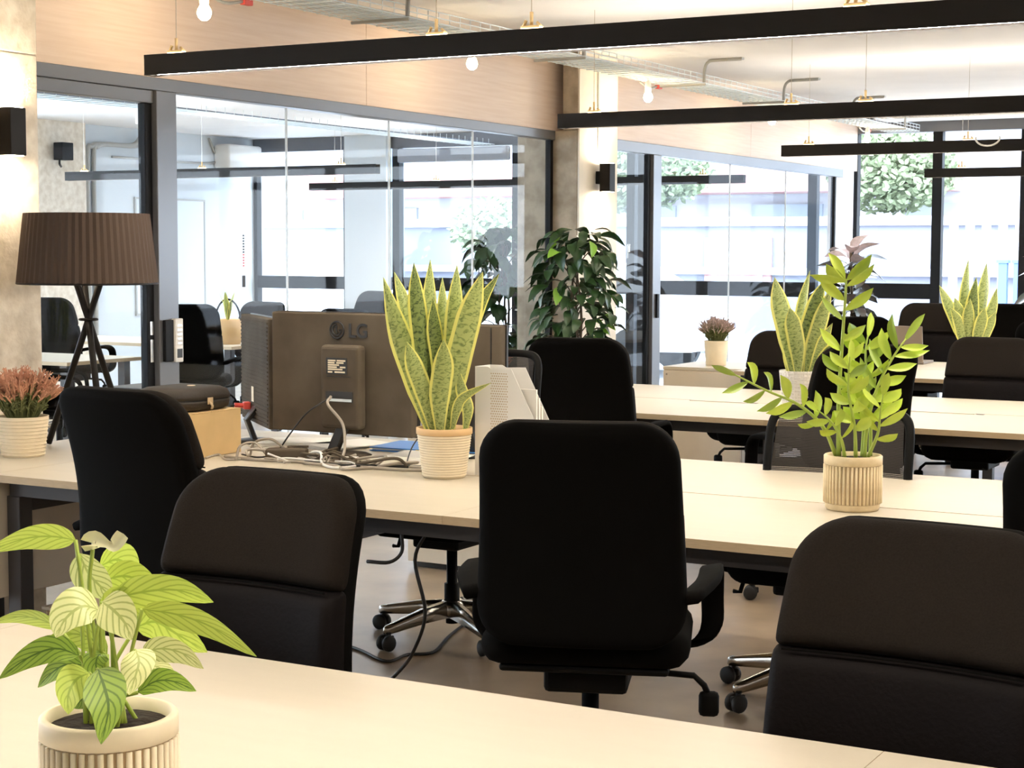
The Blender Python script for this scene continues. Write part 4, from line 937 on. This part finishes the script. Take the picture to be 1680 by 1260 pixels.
# papers, folder, adapter, cables
for k, (x, y, w, d, rz, m, lab) in enumerate([(-4.02, 5.42, .30, .21, .5, 'paper', 'loose stack of white papers behind the box'), (-3.80, 5.45, .21, .30, -.3, 'paper', 'sheets of paper below the smaller monitor'), (-3.32, 5.30, .30, .22, .2, 'paper', 'white booklet under the blue folder')]):
    t = thing('paper_stack', lab, 'papers', (x, y, DZ), rz)
    for i in range(4): bx('sheet', (-w/2+.008*i, w/2+.008*i, -d/2+.004*i, d/2+.004*i, .0005+i*.003, .003+i*.003), m, t)
t = thing('folder', 'blue plastic folder lying under the monitor', 'folder', (-3.33, 5.52, DZ), R(4)); bx('cover', (-.30, .30, -.12, .12, .012, .016), 'blue', t); bx('back_cover', (-.30, .30, -.12, .12, .001, .005), 'blue', t); bx('sheets', (-.29, .29, -.115, .112, .0055, .0115), 'paper', t); bx('spine_label', (-.1, .12, -.1215, -.1202, .002, .014), 'yellow', t)
t = thing('power_adapter', 'grey brown power adapter brick in the cable tangle', 'adapter', (-3.72, 4.99, DZ), R(28)); b = B(); box(b, -.075, .075, -.03, .03, .001, .042, bev=.006); obj('brick', b, 'monitor', t)
b = B(); tube(b, bez([(.075, 0, .02), (.11, .0, .03), (.14, -.02, .02), (.17, .02, .006)], 10), .006, 6); obj('lead', b, 'cable_grey', t, True); b = B(); tube(b, bez([(-.075, 0, .02), (-.12, .02, .06), (-.17, .0, .05), (-.18, -.03, .004)], 12), .005, 6); obj('lead', b, 'cable_grey', t, True)
t = thing('usb_hub', 'small dark connector hub lying among the desk cables', 'hub', (-3.50, 5.02, DZ), R(10)); b = B(); box(b, -.06, .06, -.02, .02, .001, .016, bev=.004); obj('shell', b, 'monitor', t); bx('port_strip', (-.05, .05, -.0212, -.0202, .004, .012), 'alu', t)
def desk_cable(label, pts, r, m, plug=None):
    b = B(); tube(b, bez([Vector(p)+Vector((0, 0, r+.0005)) for p in pts], 8*len(pts)), r, 6); tag(obj('cable', b, m, None, True), label, 'cable', 'cables on the desk')
z = DZ
desk_cable('thin cable hanging from the monitor connector down to the desk', [(-3.62, 5.125, .955), (-3.60, 5.08, .93), (-3.55, 5.10, .86), (-3.50, 5.04, .78), (-3.47, 4.98, .742), (-3.40, 4.94, z), (-3.25, 5.0, z), (-3.10, 5.02, z)], .0055, 'cable_grey')
desk_cable('dark cable falling from the monitor to the left', [(-3.63, 5.125, .95), (-3.68, 5.06, .90), (-3.75, 5.05, .82), (-3.80, 5.03, .75), (-3.84, 4.98, z), (-3.95, 5.02, z)], .003, 'cable_black')
desk_cable('light cable looping in front of the monitor foot', [(-3.95, 4.92, z), (-3.80, 4.90, z), (-3.62, 4.93, z), (-3.55, 4.88, z+.004), (-3.44, 4.90, z), (-3.36, 4.84, z), (-3.30, 4.92, z), (-3.20, 4.93, z), (-3.10, 4.96, z)], .0055, 'cable_grey')
desk_cable('pale cable with a high loop beside the adapter', [(-3.88, 4.98, z), (-3.86, 4.98, z+.05), (-3.80, 5.0, z+.065), (-3.76, 5.06, z+.02), (-3.62, 5.08, z)], .005, 'cable_grey')
desk_cable('white cable curling round the monitor foot', [(-3.66, 5.02, z), (-3.60, 4.98, z+.03), (-3.54, 4.95, z+.035), (-3.50, 4.90, z+.006), (-3.42, 4.86, z), (-3.38, 4.93, z), (-3.45, 4.98, z)], .005, 'white_plastic')
desk_cable('black cable lying flat towards the snake plant', [(-3.60, 4.93, z), (-3.45, 4.92, z), (-3.30, 4.97, z), (-3.18, 5.02, z), (-3.10, 5.05, z)], .006, 'cable_black')
desk_cable('thin black cable arched over the desk left of the pot', [(-3.22, 5.34, .90), (-3.26, 5.24, .86), (-3.27, 5.14, .80), (-3.24, 5.05, z), (-3.15, 4.98, z)], .0025, 'cable_black')
desk_cable('grey cable trailing left to the cardboard box', [(-3.99, 4.86, z), (-3.96, 4.90, z+.01), (-3.90, 4.86, z), (-3.86, 4.90, z)], .004, 'cable_grey')
desk_cable('brown cable bundle resting behind the adapter', [(-3.94, 5.14, z), (-3.84, 5.12, z+.02), (-3.70, 5.12, z+.01), (-3.56, 5.12, z), (-3.42, 5.08, z)], .007, 'cable_grey')
rt = random.Random(21)
for k in range(11):
    x0 = rt.uniform(-3.85, -3.45); y0 = rt.uniform(4.90, 5.10); pts = []
    for q in range(rt.randint(6, 9)):
        a = rt.uniform(0, 6.28); pts.append((x0+q*.045+.06*cos(a), y0+.05*sin(a), z+rt.choice((0, .004, .012, .03))))
    desk_cable('one of many pale cables tangled in front of the monitor foot', pts, rt.choice((.0035, .0045, .0055)), rt.choice(('cable_grey', 'cable_grey', 'white_plastic', 'monitor')))
b = B(); tube(b, bez([(-2.70, 4.32, .655), (-2.75, 4.33, .56), (-2.72, 4.34, .40), (-2.80, 4.40, .26), (-3.0, 4.62, .12), (-3.15, 4.7, .006)], 30), .006, 6); tag(obj('hanging_cable', b, 'cable_black', None, True), 'black cable hanging in an S curve under the desk', 'cable')
b = B(); tube(b, bez([(-2.74, 4.24, .655), (-2.74, 4.24, .60), (-2.77, 4.22, .57), (-2.85, 4.22, .565)], 16), .006, 6); tag(obj('hanging_cable', b, 'cable_black', None, True), 'short black cable loop under the desk edge beside the padded chair', 'cable')
def floor_pt(x, y): d = ray(x, y); return CAM+d*((.006-CAM.z)/d.z)
b = B(); tube(b, bez([floor_pt(*q) for q in ((540, 1050), (590, 1066), (634, 1085), (668, 1074), (710, 1070), (735, 1045), (766, 1022), (800, 1010))], 48), .006, 6); tag(obj('floor_cable', b, 'cable_black', None, True), 'black cable winding across the concrete floor', 'cable')
# clear storage bin under the desk
t = thing('storage_bin', 'clear plastic storage bin on the floor under the desk', 'bin', (-4.10, 4.56, .001))
bx('wall', (-.19, .19, -.21, -.206, 0, .24), 'bin_clear', t); bx('wall', (-.19, .19, .206, .21, 0, .24), 'bin_clear', t); bx('wall', (-.19, -.186, -.2055, .2055, 0, .24), 'bin_clear', t); bx('wall', (.186, .19, -.2055, .2055, 0, .24), 'bin_clear', t); bx('bottom', (-.185, .185, -.205, .205, 0, .004), 'bin_clear', t)
b = B(); box(b, -.20, .20, -.22, -.205, .241, .252); box(b, -.20, .20, .205, .22, .241, .252); box(b, -.20, -.185, -.205, .205, .241, .252); box(b, .185, .20, -.205, .205, .241, .252); obj('rim', b, 'plastic_clear', t)
bx('contents', (-.15, .1, -.16, .12, .005, .11), 'monitor_dark', t)

# ------------------------------------------------------------------ far desk things
t = thing('laptop', 'open grey laptop seen from behind on the fourth desk row', 'laptop', (-3.37, 11.42, DZ), 0)
b = B(); box(b, -.19, .19, 0, .25, .001, .018, bev=.003); obj('keyboard_deck', b, 'laptop', t)
b = B(); box(b, -.19, .19, -.006, .004, .0, .245, bev=.004, M=Matrix.Translation((0, -.006, .019)) @ Matrix.Rotation(R(10), 4, 'X')); obj('lid', b, 'laptop', t)
t = thing('picture_frame', 'light wooden picture frame at the right picture edge', 'picture frame', (-2.66, 13.6, DZ), R(12))
for d in ((-.15, .15, 0, .02, .001, .025), (-.15, .15, 0, .02, .40, .425), (-.15, -.125, 0, .02, .0255, .3995), (.125, .15, 0, .02, .0255, .3995)): bx('frame_bar', d, 'frame_wood', t)
bx('print', (-.124, .124, .006, .012, .026, .399), 'paper', t); bx('back_stand', (-.03, .03, .021, .10, .001, .02), 'frame_wood', t)

# ------------------------------------------------------------------ the street outside
struct('ground', (lambda b: (box(b, -40, 20, YW+.16, 60, -.25, -.12), b)[1])(B()), 'pavement', 'pale street paving outside')
t = thing('retaining_wall', 'pale lilac retaining wall across the street', 'wall', (-8, 25, -.12))
bx('wall_face', (-14, 6.0, 0, .4, 0, 2.0), 'ext_wall', t); bx('coping', (-14, 6.0, -.1, .5, 2.001, 2.14), 'ext_white', t); bx('ledge', (-14, 6.0, -.12, -.001, 1.25, 1.36), 'ext_white', t)
t = thing('apartment_building', 'pale building beyond the street wall', 'building', (-10, 31, -.12))
bx('facade', (-16, 14, 0, 5, 0, 9), 'ext_white', t)
for i in range(9):
    for z in (.9, 3.9, 6.6): wn = bx('window', (-14+i*3, -12.6+i*3, -.06, -.001, z, z+1.6), 'ext_glass', t); bx('window_sill', (-14.1+i*3, -12.5+i*3, -.16, -.061, z-.12, z-.001), 'ext_white', t)
bx('awning', (-12, 2, -1.2, -.02, 2.7, 3.3), 'ext_salmon', t)
t = thing('slat_fence', 'white slatted fence across the street', 'fence', (-6.15, 23.2, -.12))
for i in range(16): bx('slat', (i*.22, i*.22+.11, 0, .05, 0, 2.15), 'ext_white', t)
bx('fence_rail', (0, 3.5, .051, .09, .3, .4), 'ext_white', t); bx('fence_rail', (0, 3.5, .051, .09, 1.8, 1.9), 'ext_white', t)
for k, x in enumerate((-5.34, -5.14)): bxo = B(); box(bxo, x, x+.11, 22.6, 22.7, -.119, 1.35); box(bxo, x-.02, x+.13, 22.58, 22.72, 1.351, 1.39); tag(obj('blue_post', bxo, 'ext_deepblue'), ['blue street post on the left beyond the far snake plant', 'blue street post on the right beyond the far snake plant'][k], 'post', 'blue posts')
t = thing('street_sign', 'pale pink sign board on the street wall', 'sign', (-9.9, 24.99, .9)); bx('board', (-.55, .55, -.06, -.001, 0, .8), 'ext_salmon', t); bx('inset', (-.42, .42, -.075, -.0605, .12, .68), 'ext_white', t)
for i in range(4): bx('text_line', (-.34, .34, -.08, -.0755, .2+i*.12, .24+i*.12), 'ext_salmon', t)
def car(label, x, y, m, rz=0):
    t = thing('parked_car', label, 'car', (x, y, -.12), rz, 'parked cars')
    b = B(); P = [(-2.1, .28), (-2.15, .7), (-1.9, .92), (-1.1, .98), (-.5, 1.42), (1.0, 1.46), (1.8, 1.0), (2.1, .9), (2.15, .35)]
    f = [b.verts.new((x_, -.85+.1*(z > 1.1), z)) for x_, z in P]; k = [b.verts.new((x_, .85-.1*(z > 1.1), z)) for x_, z in P]; n = len(P); b.faces.new(f); b.faces.new(k[::-1])
    for i in range(n): b.faces.new((f[i], k[i], k[(i+1) % n], f[(i+1) % n]))
    bmesh.ops.recalc_face_normals(b, faces=b.faces); obj('body', b, m, t)
    for x_ in (-1.35, 1.35):
        for y_ in (-.86, .72): b = B(); lathe(b, [(0, 0), (.2, 0), (.32, .01), (.32, .13), (.2, .14), (0, .14)], 24); o = obj('wheel', b, 'rubber', t); o.rotation_euler = (-pi/2, 0, 0); o.location = (x_, y_, .32)
    b = B(); q = [b.verts.new(p) for p in ((-.95, -.858, 1.0), (1.45, -.858, 1.0), (.95, -.765, 1.38), (-.45, -.765, 1.38))]; b.faces.new(q); obj('side_window', b, 'ext_glass', t)
car('white car parked outside the middle meeting room window', -10.6, 20.4, 'car_white', .05); car('white car parked outside beyond the glass door', -15.6, 20.6, 'car_white', 0)
EL = [leaf_mesh('hedge_leaf', .30, .16, 'ext_leaf')]
def bush(label, c, rx, rz_, n, seed, trunk=0, cat='bush', nm='hedge_bush'):
    rnd = random.Random(seed); t = thing(nm, label, cat, c, 0, 'street greenery'); b = B()
    if trunk: tb_ = B(); tube(tb_, bez([(0, 0, 0), (.1, 0, trunk*.6), (0, 0, trunk+.2)], 8), .10, 8); tube(tb_, [(0.05, 0, trunk*.7), (.7, 0, trunk+.5)], .05, 6); tube(tb_, [(0.05, 0, trunk*.8), (-.6, .1, trunk+.6)], .05, 6); obj('trunk', tb_, 'tree_bark', t, True)
    M = EL[0]
    for i in range(n):
        v = Vector((rnd.gauss(0, 1), rnd.gauss(0, 1), rnd.gauss(0, 1))).normalized()*rnd.random()**.4; p = Vector((v.x*rx, v.y*.8, v.z*rz_+trunk+rz_))
        d = Vector((rnd.uniform(-1, 1), rnd.uniform(-1, 1), rnd.uniform(-.6, .8))).normalized(); leaf_bm(b, [p, p+d*.06, p+d*.12], .07, d.orthogonal(), n=2)
    o = obj('foliage', b, 'ext_leaf', t); o['kind'] = 'stuff'
bush('hedge on top of the street wall beyond the far window', (-7.6, 25.3, 2.06), 1.0, .65, 4000, 1); bush('hedge on top of the street wall beyond the glass partition', (-11.9, 25.3, 2.14), 1.4, .6, 5000, 2)
bush('small street tree beyond the meeting room windows', (-12.9, 22.6, -.12), .65, .45, 2200, 4, 1.5, 'tree', 'street_tree')
for k, x in enumerate((-16.2, -13.0)):
    bxo = B(); box(bxo, x, x+.5, 24.0, 24.4, -.119, 3.2); box(bxo, x-.06, x+.56, 23.94, 24.46, 3.201, 3.4); tag(obj('street_column', bxo, 'ext_blue'), ['pale blue street column at the left beyond meeting room windows', 'pale blue street column at the right beyond meeting room windows'][k], 'column', 'street columns')
